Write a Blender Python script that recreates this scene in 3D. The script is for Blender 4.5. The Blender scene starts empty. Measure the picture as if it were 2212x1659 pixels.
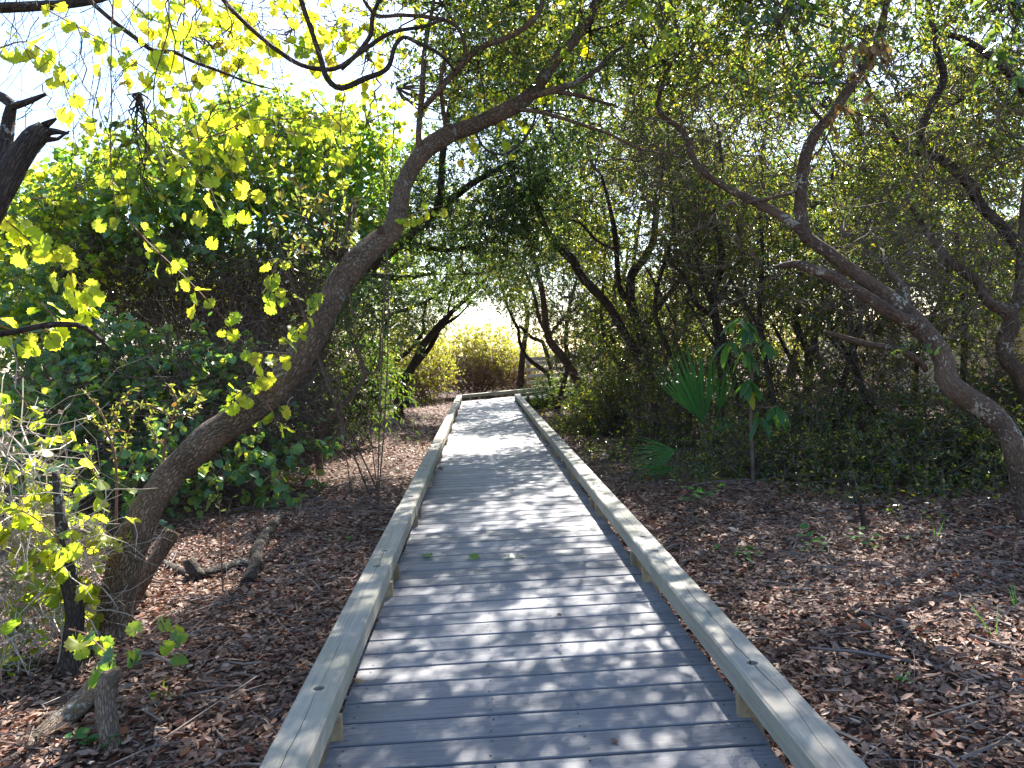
import bpy, math, random
import numpy as np
from mathutils import Matrix, Vector

sc = bpy.context.scene
col = sc.collection
rad = math.radians

# ---------------------------------------------------------------- camera
HCAM = 1.35
F_PX = 2266.0 / 3000 * 2212            # focal length in the units of the 2212-wide view
def _basis(yaw, pitch, roll):
    y, p, r = rad(yaw), rad(pitch), rad(roll)
    Fw = np.array([math.sin(y)*math.cos(p), math.cos(y)*math.cos(p), math.sin(p)])
    R = np.array([math.cos(y), -math.sin(y), 0.0]); U = np.cross(R, Fw)
    return R*math.cos(r)-U*math.sin(r), U*math.cos(r)+R*math.sin(r), Fw
CR, CU, CF = _basis(2.254, -2.48, 2.573)
CAM = np.array([0, 0, HCAM])
cd = bpy.data.cameras.new('camera'); cam = bpy.data.objects.new('camera', cd); col.objects.link(cam)
cd.sensor_width = 36.0; cd.lens = 2266/3000*36; cd.clip_start = 0.05; cd.clip_end = 800
M = Matrix.Identity(4)
for i in range(3):
    M[i][0], M[i][1], M[i][2], M[i][3] = CR[i], CU[i], -CF[i], CAM[i]
cam.matrix_world = M
sc.camera = cam

# ---------------------------------------------------------------- world, sun, exposure
SUN_EL, SUN_AZ = 42.0, 15.0             # azimuth from +Y towards +X
w = bpy.data.worlds.new('World'); sc.world = w; w.use_nodes = True
nt = w.node_tree; bg = nt.nodes['Background']
sky = nt.nodes.new('ShaderNodeTexSky'); sky.sky_type = 'NISHITA'; sky.sun_disc = False
sky.sun_elevation = rad(SUN_EL); sky.sun_rotation = rad(SUN_AZ)
sky.air_density = 1.0; sky.dust_density = 0.8; sky.ozone_density = 2.0
nt.links.new(sky.outputs[0], bg.inputs[0]); bg.inputs[1].default_value = 0.088
sd = bpy.data.lights.new('sun', 'SUN'); sd.energy = 5.0; sd.angle = rad(0.5); sd.color = (1.0, 0.95, 0.87)
sun = bpy.data.objects.new('sun', sd); col.objects.link(sun)
sdir = Vector((math.sin(rad(SUN_AZ))*math.cos(rad(SUN_EL)), math.cos(rad(SUN_AZ))*math.cos(rad(SUN_EL)), math.sin(rad(SUN_EL))))
sun.rotation_euler = sdir.to_track_quat('Z', 'Y').to_euler(); sun.location = (0, 0, 30)
sc.view_settings.view_transform = 'Standard'; sc.view_settings.look = 'None'
sc.view_settings.gamma = 1.0; sc.view_settings.use_curve_mapping = False
sc.view_settings.exposure = 2.15
sc.render.engine = 'CYCLES'
cy = sc.cycles
cy.max_bounces = 7; cy.diffuse_bounces = 4; cy.glossy_bounces = 2; cy.transmission_bounces = 5
cy.transparent_max_bounces = 4; cy.caustics_reflective = False; cy.caustics_refractive = False
cy.use_denoising = True; cy.use_adaptive_sampling = False
cy.sample_clamp_indirect = 6.0

# ---------------------------------------------------------------- helpers
rng = np.random.default_rng(7)
random.seed(7)
GZ = -0.27                              # level of the ground beside the walk
def P(x, y, d):
    """point seen at (x, y) of the 2212-wide view, d metres ahead"""
    return CAM + d*(CF + CR*(x-1106)/F_PX - CU*(y-829.5)/F_PX)
def ground_h(x, y):
    x = np.asarray(x, float); y = np.asarray(y, float)
    h = GZ + 0.035*np.sin(x*1.3+0.5*y)*np.sin(y*0.9+1) + 0.05*np.sin(x*0.37+1.2)*np.sin(y*0.31)
    h = h + 0.02*np.sin(x*3.1+y*2.3)*np.sin(y*3.7-x*1.1)
    near = np.exp(-((np.abs(x-0.16)-0.8).clip(0)/0.7)**2)
    rise = 0.25*np.clip((np.abs(x-0.16)-3.5)/4, 0, 1)
    return h*(1-near) + near*(GZ-0.03) + rise
def norm(a):
    return a/np.maximum(np.linalg.norm(a, axis=-1, keepdims=True), 1e-9)

def ground_at(x, y_):
    dv = CF+CR*(x-1106)/F_PX-CU*(y_-829.5)/F_PX; t = (GZ-HCAM)/dv[2]
    for _ in range(4):
        p = CAM+dv*t; t = (ground_h(p[0], p[1])-HCAM)/dv[2]
    return CAM+dv*t
class Geo:
    """collects polygons of any size (and uvs for tubes) and links them as ONE mesh object"""
    def __init__(s): s.V = []; s.P = []; s.n = 0; s.UV = []; s.mi = []
    def add(s, V, Fs, uv=None, mi=0):
        V = np.asarray(V, float).reshape(-1, 3)
        for F in (Fs if isinstance(Fs, list) else [Fs]):
            F = np.asarray(F, int)
            s.P.append(F + s.n); s.mi.append(np.full(len(F), mi))
            s.UV.append(uv[F] if uv is not None else np.zeros(F.shape+(2,)))
        s.V.append(V); s.n += len(V)
    def mesh(s, name, mats, smooth=False, origin=None):
        V = np.concatenate(s.V)
        if origin is not None: V = V - np.asarray(origin)
        me = bpy.data.meshes.new(name)
        lv = np.concatenate([f.ravel() for f in s.P]); cnt = np.concatenate([np.full(len(f), f.shape[1]) for f in s.P])
        st = np.concatenate([[0], np.cumsum(cnt)[:-1]])
        me.vertices.add(len(V)); me.vertices.foreach_set('co', V.astype(np.float32).ravel())
        me.loops.add(len(lv)); me.loops.foreach_set('vertex_index', lv.astype(np.int32))
        me.polygons.add(len(cnt)); me.polygons.foreach_set('loop_start', st.astype(np.int32))
        me.polygons.foreach_set('loop_total', cnt.astype(np.int32))
        me.polygons.foreach_set('material_index', np.concatenate(s.mi).astype(np.int32))
        me.polygons.foreach_set('use_smooth', np.full(len(cnt), smooth))
        uvl = me.uv_layers.new(name='UVMap')
        uvl.data.foreach_set('uv', np.concatenate([u.reshape(-1, 2) for u in s.UV]).astype(np.float32).ravel())
        for m in (mats if isinstance(mats, (list, tuple)) else [mats]): me.materials.append(m)
        me.update(calc_edges=True)
        return me
    def build(s, name, mats, parent=None, smooth=False, stuff=False, origin=None):
        if not s.n: return None
        if origin is None: origin = root_loc(parent)
        o = bpy.data.objects.new(name, s.mesh(name, mats, smooth, origin)); col.objects.link(o)
        if parent is not None: o.parent = parent
        else: o.location = origin
        if stuff: o['kind'] = 'stuff'
        return o
def root_loc(p):
    v = np.zeros(3)
    while p is not None:
        v = v + np.array(p.location); p = p.parent
    return v
def tag(o, label=None, cat=None, group=None, kind=None):
    if label: o['label'] = label
    if cat: o['category'] = cat
    if group: o['group'] = group
    if kind: o['kind'] = kind
    return o
def thing(name, label, cat, loc, group=None):
    o = bpy.data.objects.new(name, None); col.objects.link(o)
    o.empty_display_size = 0.1; o.location = tuple(float(v) for v in loc)
    return tag(o, label, cat, group)

def catmull(pts, step):
    pts = np.asarray(pts, float); n = len(pts)
    ext = np.vstack([2*pts[0]-pts[1], pts, 2*pts[-1]-pts[-2]])
    out = []
    for i in range(n-1):
        p0, p1, p2, p3 = ext[i:i+4]
        k = max(1, int(np.linalg.norm((p2-p1)[:3])/step))
        t = (np.arange(k)/k)[:, None]
        out.append(0.5*(2*p1+(p2-p0)*t+(2*p0-5*p1+4*p2-p3)*t*t+(3*p1-p0-3*p2+p3)*t**3))
    return np.vstack(out+[pts[-1:]])
def tube(g, pts, radii, sides=10, bump=0.0, cap=True, mi=0):
    """one tube along a polyline, uv in metres, knobbly by bump"""
    pts = np.asarray(pts, float); n = len(pts); radii = np.broadcast_to(np.asarray(radii, float), (n,))
    T = norm(np.gradient(pts, axis=0))
    a = np.array([0.31, 0.2, 0.93]) if abs(T[0][2]) < 0.85 else np.array([0.9, 0.4, 0.1])
    N = np.empty_like(T); N[0] = norm(np.cross(T[0], a))
    for i in range(1, n):
        v = N[i-1]-T[i]*(N[i-1]@T[i]); N[i] = v/max(np.linalg.norm(v), 1e-9)
    B = np.cross(T, N)
    th = np.arange(sides)*2*math.pi/sides
    L = np.concatenate([[0], np.cumsum(np.linalg.norm(np.diff(pts, axis=0), axis=1))])
    R = radii[:, None]*np.ones((1, sides))
    if bump:
        ph = rng.uniform(0, 6.28, 6)
        R = R*(1+bump*(np.sin(2*th[None]+L[:, None]*5+ph[0])*0.5+np.sin(3*th[None]-L[:, None]*11+ph[1])*0.35
                       + np.sin(L[:, None]*23+ph[2]+th[None])*0.3+np.sin(L[:, None]*8+ph[3])*0.5+np.sin(5*th[None]+L[:, None]*17+ph[4])*0.25
                       + rng.normal(0, 0.22, R.shape)))
    V = pts[:, None]+R[..., None]*(np.cos(th)[None, :, None]*N[:, None]+np.sin(th)[None, :, None]*B[:, None])
    # duplicate the seam column so that uv wraps
    V = np.concatenate([V, V[:, :1]], 1); s1 = sides+1
    uv = np.stack([np.broadcast_to(np.arange(s1)/sides*2*math.pi*radii.mean(), (n, s1)), np.broadcast_to(L[:, None], (n, s1))], -1).reshape(-1, 2)
    i, j = np.meshgrid(np.arange(n-1), np.arange(sides), indexing='ij'); i = i.ravel(); j = j.ravel()
    F = np.stack([i*s1+j, i*s1+j+1, (i+1)*s1+j+1, (i+1)*s1+j], 1)
    Fs = [F]
    if cap: Fs += [np.arange(sides)[::-1][None], ((n-1)*s1+np.arange(sides))[None]]
    g.add(V.reshape(-1, 3), Fs, uv, mi)
def tubes(g, PL, R, sides=3, mi=0):
    """many thin polylines at once: PL (n, m, 3), R (n, m)"""
    PL = np.asarray(PL, float)
    if not len(PL): return
    n, m = PL.shape[:2]; R = np.broadcast_to(np.asarray(R, float), (n, m))
    T = norm(np.gradient(PL, axis=1))
    a = norm(rng.normal(size=(n, 1, 3))); N = norm(np.cross(T, np.broadcast_to(a, T.shape))); B = np.cross(T, N)
    th = np.arange(sides)*2*math.pi/sides
    V = PL[:, :, None]+R[:, :, None, None]*(np.cos(th)[:, None]*N[:, :, None]+np.sin(th)[:, None]*B[:, :, None])
    k, i, j = np.meshgrid(np.arange(n), np.arange(m-1), np.arange(sides), indexing='ij')
    k, i, j = k.ravel(), i.ravel(), j.ravel(); b = k*m*sides
    F = np.stack([b+i*sides+j, b+i*sides+(j+1) % sides, b+(i+1)*sides+(j+1) % sides, b+(i+1)*sides+j], 1)
    g.add(V.reshape(-1, 3), F, None, mi)

SHAPES = {
 'diamond': ([(0,0,0),(.45,.5,.10),(1,0,-.06),(.45,-.5,.10)], [[0,1,2],[0,2,3]]),
 'oval': ([(0,0,0),(.22,.40,.09),(.65,.44,.07),(1,0,-.10),(.65,-.44,.07),(.22,-.40,.09)], [[0,1,2,3],[0,3,4,5]]),
 'heart': ([(0,0,0),(-.13,.28,.03),(.18,.56,.08),(.62,.40,.02),(1,0,-.16),(.62,-.40,.02),(.18,-.56,.08),(-.13,-.28,.03)], [[0,1,2,3,4],[0,4,5,6,7]]),
}
def leaves(g, C, D, N, L, wid, shape, mi=0):
    S, Fc = SHAPES[shape]; S = np.array(S); n = len(C)
    D = norm(D); N = norm(N-D*(N*D).sum(-1, keepdims=True)); X = np.cross(D, N)
    L = np.broadcast_to(np.asarray(L, float), (n,)); wid = np.broadcast_to(np.asarray(wid, float), (n,))
    curl = rng.uniform(-.8, 1.5, n)
    V = C[:, None]+L[:, None, None]*(S[None, :, 0:1]*D[:, None]+S[None, :, 1:2]*wid[:, None, None]*X[:, None]+S[None, :, 2:3]*curl[:, None, None]*N[:, None])
    k = len(S); Fc = np.array(Fc)
    F = (np.arange(n)[:, None, None]*k+Fc[None]).reshape(-1, Fc.shape[1])
    g.add(V.reshape(-1, 3), F, None, mi)
def in_ball(n, shell=0.4):
    u = norm(rng.normal(size=(n, 3))); r = rng.uniform(0, 1, n)**(1/3)
    return u*(r*(1-shell)+shell*rng.uniform(0.75, 1.03, n))[:, None]
def spray(gl, gt, c, radii, n_leaf, L, shape='diamond', wid=0.5, per=11, tw_len=0.28, up=0.7, droop=0.0, shell=0.35, tw_r=0.0028, mi=0, keep_twigs=1.0, axes=None):
    """leafy twigs filling an ellipsoid: per leaves on each twig"""
    K = max(1, int(n_leaf/per)); q = in_ball(K, shell)
    A3 = np.eye(3) if axes is None else axes
    T = np.asarray(c)+(q*np.asarray(radii))@A3
    A = norm(q@A3*0.9+rng.normal(size=(K, 3))*0.8+np.array([0, 0, 0.25-droop]))
    ln = tw_len*rng.uniform(0.5, 1.4, K)
    bend = rng.normal(size=(K, 3))*0.18-np.array([0, 0, 0.12+0.3*droop])
    s = np.linspace(0, 1, 3)[None, :, None]
    PLt = T[:, None]+ln[:, None, None]*(A[:, None]*s+bend[:, None]*s*s)
    m = rng.uniform(size=K) < keep_twigs
    tubes(gt, PLt[m], np.array([1.0, 0.8, 0.4])[None]*tw_r*rng.uniform(0.8, 1.5, (m.sum(), 1)), 3)
    k = rng.integers(0, K, n_leaf); sl = rng.uniform(0.12, 1.05, n_leaf)
    C = T[k]+ln[k, None]*(A[k]*sl[:, None]+bend[k]*(sl**2)[:, None])
    pr = norm(np.cross(A[k], rng.normal(size=(n_leaf, 3))))
    D = pr+A[k]*rng.uniform(0.1, 1.1, (n_leaf, 1))-np.array([0, 0, 0.15+droop])
    N = rng.normal(size=(n_leaf, 3))*0.7+np.array([0, 0, up])
    leaves(gl, C, D, N, L*rng.uniform(0.6, 1.25, n_leaf), wid*rng.uniform(0.8, 1.25, n_leaf), shape, mi)
def tangle(gt, c, radii, n, ln, r, segs=5, wob=0.5, bias=(0, 0, 0.2), axes=None):
    """a tangle of bare twigs"""
    T = np.asarray(c)+(in_ball(n, 0.1)*np.asarray(radii))@(np.eye(3) if axes is None else axes)
    A = norm(rng.normal(size=(n, 3))+np.asarray(bias)); l = ln*rng.uniform(0.4, 1.5, n)/segs
    pts = [T]
    for i in range(segs):
        A = norm(A+rng.normal(size=(n, 3))*wob); pts.append(pts[-1]+A*l[:, None])
    R = np.linspace(1, 0.35, segs+1)[None]*r*rng.uniform(0.5, 1.6, (n, 1))
    tubes(gt, np.stack(pts, 1), R, 3)
def px_axes():
    return np.stack([CR, CF, CU])        # rows: right, ahead, up

# ---------------------------------------------------------------- materials
def new_mat(name):
    m = bpy.data.materials.new(name); m.use_nodes = True; t = m.node_tree
    for n in list(t.nodes):
        if n.type != 'OUTPUT_MATERIAL': t.nodes.remove(n)
    return m, t, [n for n in t.nodes if n.type == 'OUTPUT_MATERIAL'][0]
def nd(t, typ, ins=None, **kw):
    n = t.nodes.new('ShaderNode'+typ)
    for k, v in kw.items(): setattr(n, k, v)
    for k, v in (ins or {}).items():
        s = n.inputs[k]
        if isinstance(v, bpy.types.NodeSocket): t.links.new(v, s)
        else: s.default_value = v
    return n
def ramp(t, fac, stops, interp='LINEAR'):
    n = nd(t, 'ValToRGB', {0: fac}); e = n.color_ramp.elements; n.color_ramp.interpolation = interp
    while len(e) < len(stops): e.new(0.5)
    for k, (p, c) in zip(e, stops): k.position = p; k.color = (*c, 1) if len(c) == 3 else c
    return n.outputs[0]
def mix(t, fac, a, b, mode='MIX'):
    n = nd(t, 'Mix', data_type='RGBA', blend_type=mode)
    for i, v in ((0, fac), (6, a), (7, b)):
        if isinstance(v, bpy.types.NodeSocket): t.links.new(v, n.inputs[i])
        elif i: n.inputs[i].default_value = (*v, 1)
        else: n.inputs[i].default_value = v
    return n.outputs[2]
def leaf_mat(name, dif, trans, tw=0.45, rough=0.38, spec=0.5, blotch=None):
    """dif and trans are colour ramps over a random number per leaf"""
    m, t, out = new_mat(name)
    geo = nd(t, 'NewGeometry')
    k = len(dif)-1
    cd_ = ramp(t, geo.outputs['Random Per Island'], [(i/k, c) for i, c in enumerate(dif)])
    k = len(trans)-1
    ct = ramp(t, geo.outputs['Random Per Island'], [(i/k, c) for i, c in enumerate(trans)])
    if blotch:
        tc = nd(t, 'TexCoord'); nz = nd(t, 'TexNoise', {'Vector': tc.outputs['Object'], 'Scale': blotch[1], 'Detail': 3.0})
        f = ramp(t, nz.outputs[0], [(0.56, (0, 0, 0)), (0.72, (1, 1, 1))])
        cd_ = mix(t, f, cd_, blotch[0]); ct = mix(t, f, ct, blotch[2])
    b = nd(t, 'BsdfPrincipled', {'Base Color': cd_, 'Roughness': rough, 'Specular IOR Level': spec})
    tr = nd(t, 'BsdfTranslucent', {'Color': ct})
    mx = nd(t, 'MixShader', {0: tw, 1: b.outputs[0], 2: tr.outputs[0]})
    t.links.new(mx.outputs[0], out.inputs[0]); return m
LEAF_OAK = leaf_mat('oak_leaf', [(.018,.036,.018),(.024,.046,.02),(.03,.055,.022),(.05,.07,.025),(.09,.10,.035)], [(.10,.21,.02),(.15,.28,.03),(.24,.36,.03),(.5,.54,.04),(.85,.68,.06)], 0.42, 0.24, 0.8)
LEAF_BAY = leaf_mat('bay_leaf', [(.02,.05,.022),(.03,.07,.03),(.05,.09,.03)], [(.12,.26,.03),(.2,.34,.03),(.32,.4,.04)], 0.4, 0.22, 0.8)
LEAF_VINE = leaf_mat('vine_leaf', [(.08,.19,.12),(.10,.23,.125),(.12,.24,.10),(.2,.26,.065)], [(.2,.42,.05),(.3,.52,.05),(.5,.66,.05),(.8,.75,.06)], 0.48, 0.36, 0.5)
LEAF_YELLOW = leaf_mat('autumn_vine_leaf', [(.20,.24,.025),(.28,.29,.03),(.33,.30,.03),(.36,.26,.03)], [(.5,.70,.03),(.68,.82,.04),(.85,.86,.05),(.92,.76,.05)], 0.62, 0.45, 0.4, ((.30,.13,.02), 55.0, (.7,.28,.03)))
LEAF_GREENYEL = leaf_mat('yellow_green_vine_leaf', [(.07,.12,.03),(.12,.17,.03),(.2,.22,.03)], [(.42,.62,.04),(.6,.72,.04),(.8,.78,.05)], 0.55, 0.42, 0.4)
LEAF_SHRUB = leaf_mat('shrub_leaf', [(.05,.09,.03),(.08,.12,.03),(.14,.16,.035),(.2,.17,.04)], [(.4,.5,.05),(.55,.6,.05),(.7,.66,.06),(.75,.55,.07)], 0.5, 0.4, 0.5)
LEAF_GREY = leaf_mat('grey_green_leaf', [(.08,.11,.05),(.12,.14,.07),(.17,.17,.08),(.16,.08,.045)], [(.3,.42,.06),(.45,.5,.06),(.5,.5,.06),(.4,.18,.05)], 0.4, 0.3, 0.6)
LEAF_DEAD = leaf_mat('dead_leaf', [(.16,.09,.035),(.24,.15,.06),(.3,.19,.08),(.2,.11,.04)], [(.3,.18,.05),(.4,.25,.08),(.45,.28,.09),(.35,.2,.06)], 0.3, 0.5, 0.3)
LEAF_PALM = leaf_mat('palmetto_leaf', [(.05,.16,.045),(.06,.19,.05),(.09,.21,.06)], [(.10,.36,.04),(.14,.42,.05),(.2,.46,.05)], 0.42, 0.55, 0.2)
LITTER = leaf_mat('leaf_litter', [(.05,.026,.018),(.13,.07,.047),(.24,.145,.10),(.34,.235,.175),(.16,.085,.06),(.31,.19,.135),(.22,.07,.035),(.43,.33,.26)],
                  [(.05,.02,.01),(.12,.05,.03),(.2,.1,.05),(.2,.12,.08),(.12,.05,.03),(.2,.1,.05),(.25,.06,.02),(.2,.14,.1)], 0.15, 0.6, 0.25)

def bark_mat(name, dark, light, lichen=0.0, lich_col=(.42,.42,.38), vs=1.0, bump=1.0):
    m, t, out = new_mat(name)
    uv = nd(t, 'UVMap'); tc = nd(t, 'TexCoord')
    mp = nd(t, 'Mapping', {'Vector': uv.outputs[0], 'Scale': (66*vs, 15*vs, 1)})
    dn = nd(t, 'TexNoise', {'Vector': mp.outputs[0], 'Scale': .8, 'Detail': 3.0}); mp = nd(t, 'VectorMath', {0: mp.outputs[0], 1: nd(t, 'VectorMath', {0: dn.outputs['Color'], 'Scale': 1.6}, operation='SCALE').outputs[0]}, operation='ADD')
    vo = nd(t, 'TexVoronoi', {'Vector': mp.outputs[0], 'Scale': 1.0, 'Randomness': 1.0}, feature='DISTANCE_TO_EDGE')
    vr = nd(t, 'TexVoronoi', {'Vector': mp.outputs[0], 'Scale': 1.0, 'Randomness': 1.0})
    nz = nd(t, 'TexNoise', {'Vector': tc.outputs['Object'], 'Scale': 14.0, 'Detail': 6.0, 'Roughness': 0.65})
    big = nd(t, 'TexNoise', {'Vector': tc.outputs['Object'], 'Scale': 3.5, 'Detail': 3.0})
    crack = ramp(t, vo.outputs[0], [(0.0, (0, 0, 0)), (0.16, (1, 1, 1))])
    c = mix(t, nz.outputs[0], dark, light)
    c = mix(t, 0.35, c, mix(t, vr.outputs['Color'], dark, light))
    c = mix(t, crack, mix(t, 0.6, c, tuple(v*0.4 for v in dark)), c)
    c = mix(t, ramp(t, big.outputs[0], [(0.4, (0, 0, 0)), (0.7, (.6, .6, .6))]), c, tuple(v*1.2 for v in light))
    if lichen:
        ln = nd(t, 'TexNoise', {'Vector': tc.outputs['Object'], 'Scale': 5.0, 'Detail': 2.0})
        l2 = nd(t, 'TexNoise', {'Vector': tc.outputs['Object'], 'Scale': 38.0, 'Detail': 4.0})
        s = nd(t, 'Math', {0: ln.outputs[0], 1: l2.outputs[0]}, operation='ADD')
        f = ramp(t, s.outputs[0], [(0.5, (0, 0, 0)), (0.52, (0, 0, 0))])
        n = t.nodes[-1]; e = n.color_ramp.elements
        th = nd(t, 'Math', {0: s.outputs[0], 1: 1.24-0.16*lichen}, operation='SUBTRACT')
        f = nd(t, 'Math', {0: th.outputs[0], 1: 18.0}, operation='MULTIPLY', use_clamp=True)
        c = mix(t, f.outputs[0], c, lich_col)
    hgt = nd(t, 'Math', {0: crack, 1: nz.outputs[0]}, operation='ADD')
    bp = nd(t, 'Bump', {'Height': hgt.outputs[0], 'Strength': 0.9*bump, 'Distance': 0.009})
    b = nd(t, 'BsdfPrincipled', {'Base Color': c, 'Roughness': 0.85, 'Specular IOR Level': 0.25, 'Normal': bp.outputs[0]})
    t.links.new(b.outputs[0], out.inputs[0]); return m
BARK = bark_mat('oak_bark', (.095,.06,.04), (.235,.158,.106), 0.22, (.3,.29,.24), 1.5, 1.3)
BARK_LICHEN = bark_mat('lichen_bark', (.07,.045,.033), (.165,.108,.076), 0.55, (.36,.33,.27))
BARK_RED = bark_mat('red_brown_bark', (.07,.035,.024), (.16,.085,.058), 0.2)
BARK_DARK = bark_mat('dark_bark', (.03,.022,.018), (.075,.055,.043), 0.3, (.25,.25,.21))
BARK_PALE = bark_mat('pale_bark', (.14,.10,.07), (.26,.19,.135), 0.2, vs=1.6)
def plain(name, a, b, scale=9.0, rough=0.8, bump=0.0, spec=0.3):
    m, t, out = new_mat(name); tc = nd(t, 'TexCoord')
    nz = nd(t, 'TexNoise', {'Vector': tc.outputs['Object'], 'Scale': scale, 'Detail': 5.0})
    c = mix(t, ramp(t, nz.outputs[0], [(0.3, (0, 0, 0)), (0.7, (1, 1, 1))]), a, b)
    ins = {'Base Color': c, 'Roughness': rough, 'Specular IOR Level': spec}
    if bump: ins['Normal'] = nd(t, 'Bump', {'Height': nz.outputs[0], 'Strength': bump, 'Distance': 0.01}).outputs[0]
    bs = nd(t, 'BsdfPrincipled', ins); t.links.new(bs.outputs[0], out.inputs[0]); return m
TWIG = plain('twig', (.055,.038,.029), (.17,.125,.098), 6.0)
TWIG_DARK = plain('dark_twig', (.028,.02,.016), (.07,.05,.04), 6.0)
TWIG_PALE = plain('pale_bare_twig', (.30,.24,.19), (.50,.43,.36), 5.0)
TWIG_RED = plain('reddish_stem', (.11,.05,.035), (.2,.11,.075), 12.0)
METAL = plain('galvanised_bolt', (.3,.31,.32), (.45,.46,.47), 30.0, 0.4, 0, 0.6); 
for n in METAL.node_tree.nodes:
    if n.type == 'BSDF_PRINCIPLED': n.inputs['Metallic'].default_value = 0.8
STUCCO = plain('beige_stucco', (.68,.57,.43), (.74,.63,.49), 4.0, 0.9, 0.15)
STUCCO_PINK = plain('pinkish_stucco', (.46,.36,.30), (.52,.41,.34), 4.0, 0.9, 0.1)
ROOFM = plain('grey_roof', (.25,.26,.28), (.34,.35,.37), 3.0, 0.7)

def wood_mat(name, a, b, gx, gy, wear=(.5,.5,.5), wear_amt=0.25, crack=0.0, rough=0.62, bump=0.35, vary=0.25, green=None):
    """grain runs along local Y for gy << gx, along local X for gx << gy"""
    m, t, out = new_mat(name)
    tc = nd(t, 'TexCoord'); oi = nd(t, 'ObjectInfo')
    off = nd(t, 'VectorMath', {0: tc.outputs['Object'], 1: nd(t, 'CombineXYZ', {0: nd(t, 'Math', {0: oi.outputs['Random'], 1: 37.0}, operation='MULTIPLY').outputs[0], 1: nd(t, 'Math', {0: oi.outputs['Random'], 1: 91.0}, operation='MULTIPLY').outputs[0]}).outputs[0]}, operation='ADD')
    mp = nd(t, 'Mapping', {'Vector': off.outputs[0], 'Scale': (gx, gy, max(gx, gy))})
    g1 = nd(t, 'TexNoise', {'Vector': mp.outputs[0], 'Scale': 1.0, 'Detail': 7.0, 'Roughness': 0.62, 'Distortion': 0.35})
    g2 = nd(t, 'TexNoise', {'Vector': mp.outputs[0], 'Scale': 4.5, 'Detail': 3.0, 'Roughness': 0.6})
    bl = nd(t, 'TexNoise', {'Vector': off.outputs[0], 'Scale': 2.6, 'Detail': 5.0, 'Roughness': 0.6})
    c = mix(t, ramp(t, g1.outputs[0], [(0.34, (0, 0, 0)), (0.66, (1, 1, 1))]), a, b)
    streak = ramp(t, g2.outputs[0], [(0.30, (1, 1, 1)), (0.42, (0, 0, 0))])
    c = mix(t, nd(t, 'Math', {0: streak, 1: 0.55}, operation='MULTIPLY').outputs[0], c, tuple(v*0.4 for v in a))
    c = mix(t, nd(t, 'Math', {0: ramp(t, bl.outputs[0], [(0.42, (0, 0, 0)), (0.68, (1, 1, 1))]), 1: wear_amt}, operation='MULTIPLY').outputs[0], c, wear)
    hv = nd(t, 'HueSaturation', {'Color': c, 'Value': nd(t, 'MapRange', {0: oi.outputs['Random'], 3: 1-vary, 4: 1+vary}).outputs[0]})
    c = hv.outputs[0]
    hgt = g1.outputs[0]
    if green:
        gz = nd(t, 'TexNoise', {'Vector': off.outputs[0], 'Scale': 3.0, 'Detail': 4.0})
        c = mix(t, nd(t, 'Math', {0: ramp(t, gz.outputs[0], [(0.45, (0, 0, 0)), (0.62, (1, 1, 1))]), 1: 0.5}, operation='MULTIPLY').outputs[0], c, green)
    if crack:
        sx = nd(t, 'SeparateXYZ', {0: tc.outputs['Object']})
        wv = nd(t, 'TexNoise', {'Vector': nd(t, 'CombineXYZ', {1: nd(t, 'SeparateXYZ', {0: off.outputs[0]}).outputs[1]}).outputs[0], 'Scale': 2.2, 'Detail': 4.0})
        xx = nd(t, 'Math', {0: nd(t, 'Math', {0: wv.outputs[0], 1: 0.5}, operation='SUBTRACT').outputs[0], 1: 0.07}, operation='MULTIPLY')
        dd = nd(t, 'Math', {0: nd(t, 'Math', {0: sx.outputs[0], 1: xx.outputs[0]}, operation='SUBTRACT').outputs[0]}, operation='ABSOLUTE')
        gate = nd(t, 'TexNoise', {'Vector': nd(t, 'CombineXYZ', {0: 5.0, 1: nd(t, 'SeparateXYZ', {0: off.outputs[0]}).outputs[1]}).outputs[0], 'Scale': 0.9, 'Detail': 1.0})
        wd = nd(t, 'MapRange', {0: gate.outputs[0], 1: 0.42, 2: 0.62, 3: 0.0, 4: crack})
        f = nd(t, 'Math', {0: dd.outputs[0], 1: wd.outputs[0]}, operation='LESS_THAN')
        c = mix(t, f.outputs[0], c, (.02, .017, .014))
    bp = nd(t, 'Bump', {'Height': hgt, 'Strength': bump, 'Distance': 0.004})
    bs = nd(t, 'BsdfPrincipled', {'Base Color': c, 'Roughness': rough, 'Specular IOR Level': 0.4, 'Normal': bp.outputs[0]})
    t.links.new(bs.outputs[0], out.inputs[0]); return m
DECK = wood_mat('weathered_deck_board', (.115,.118,.135), (.20,.20,.215), 2.6, 85.0, (.30,.295,.30), 0.35, 0, 0.55, 0.6, 0.16)
BEAM = wood_mat('weathered_rail_timber', (.23,.205,.165), (.36,.325,.265), 70.0, 1.6, (.38,.36,.32), 0.45, 0.0022, 0.7, 0.5, 0.12, (.25,.25,.165))
POSTM = wood_mat('rail_post_timber', (.24,.175,.105), (.34,.26,.165), 40.0, 40.0, (.3,.24,.16), 0.3, 0, 0.75, 0.4, 0.2)
FASCIA = wood_mat('fascia_board', (.26,.15,.065), (.36,.22,.10), 30.0, 3.0, (.28,.19,.11), 0.3, 0, 0.75, 0.4, 0.2)
STICK = wood_mat('weathered_stick', (.15,.115,.095), (.30,.25,.215), 30.0, 30.0, (.3,.27,.24), 0.3, 0, 0.8, 0.3, 0.2)

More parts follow.
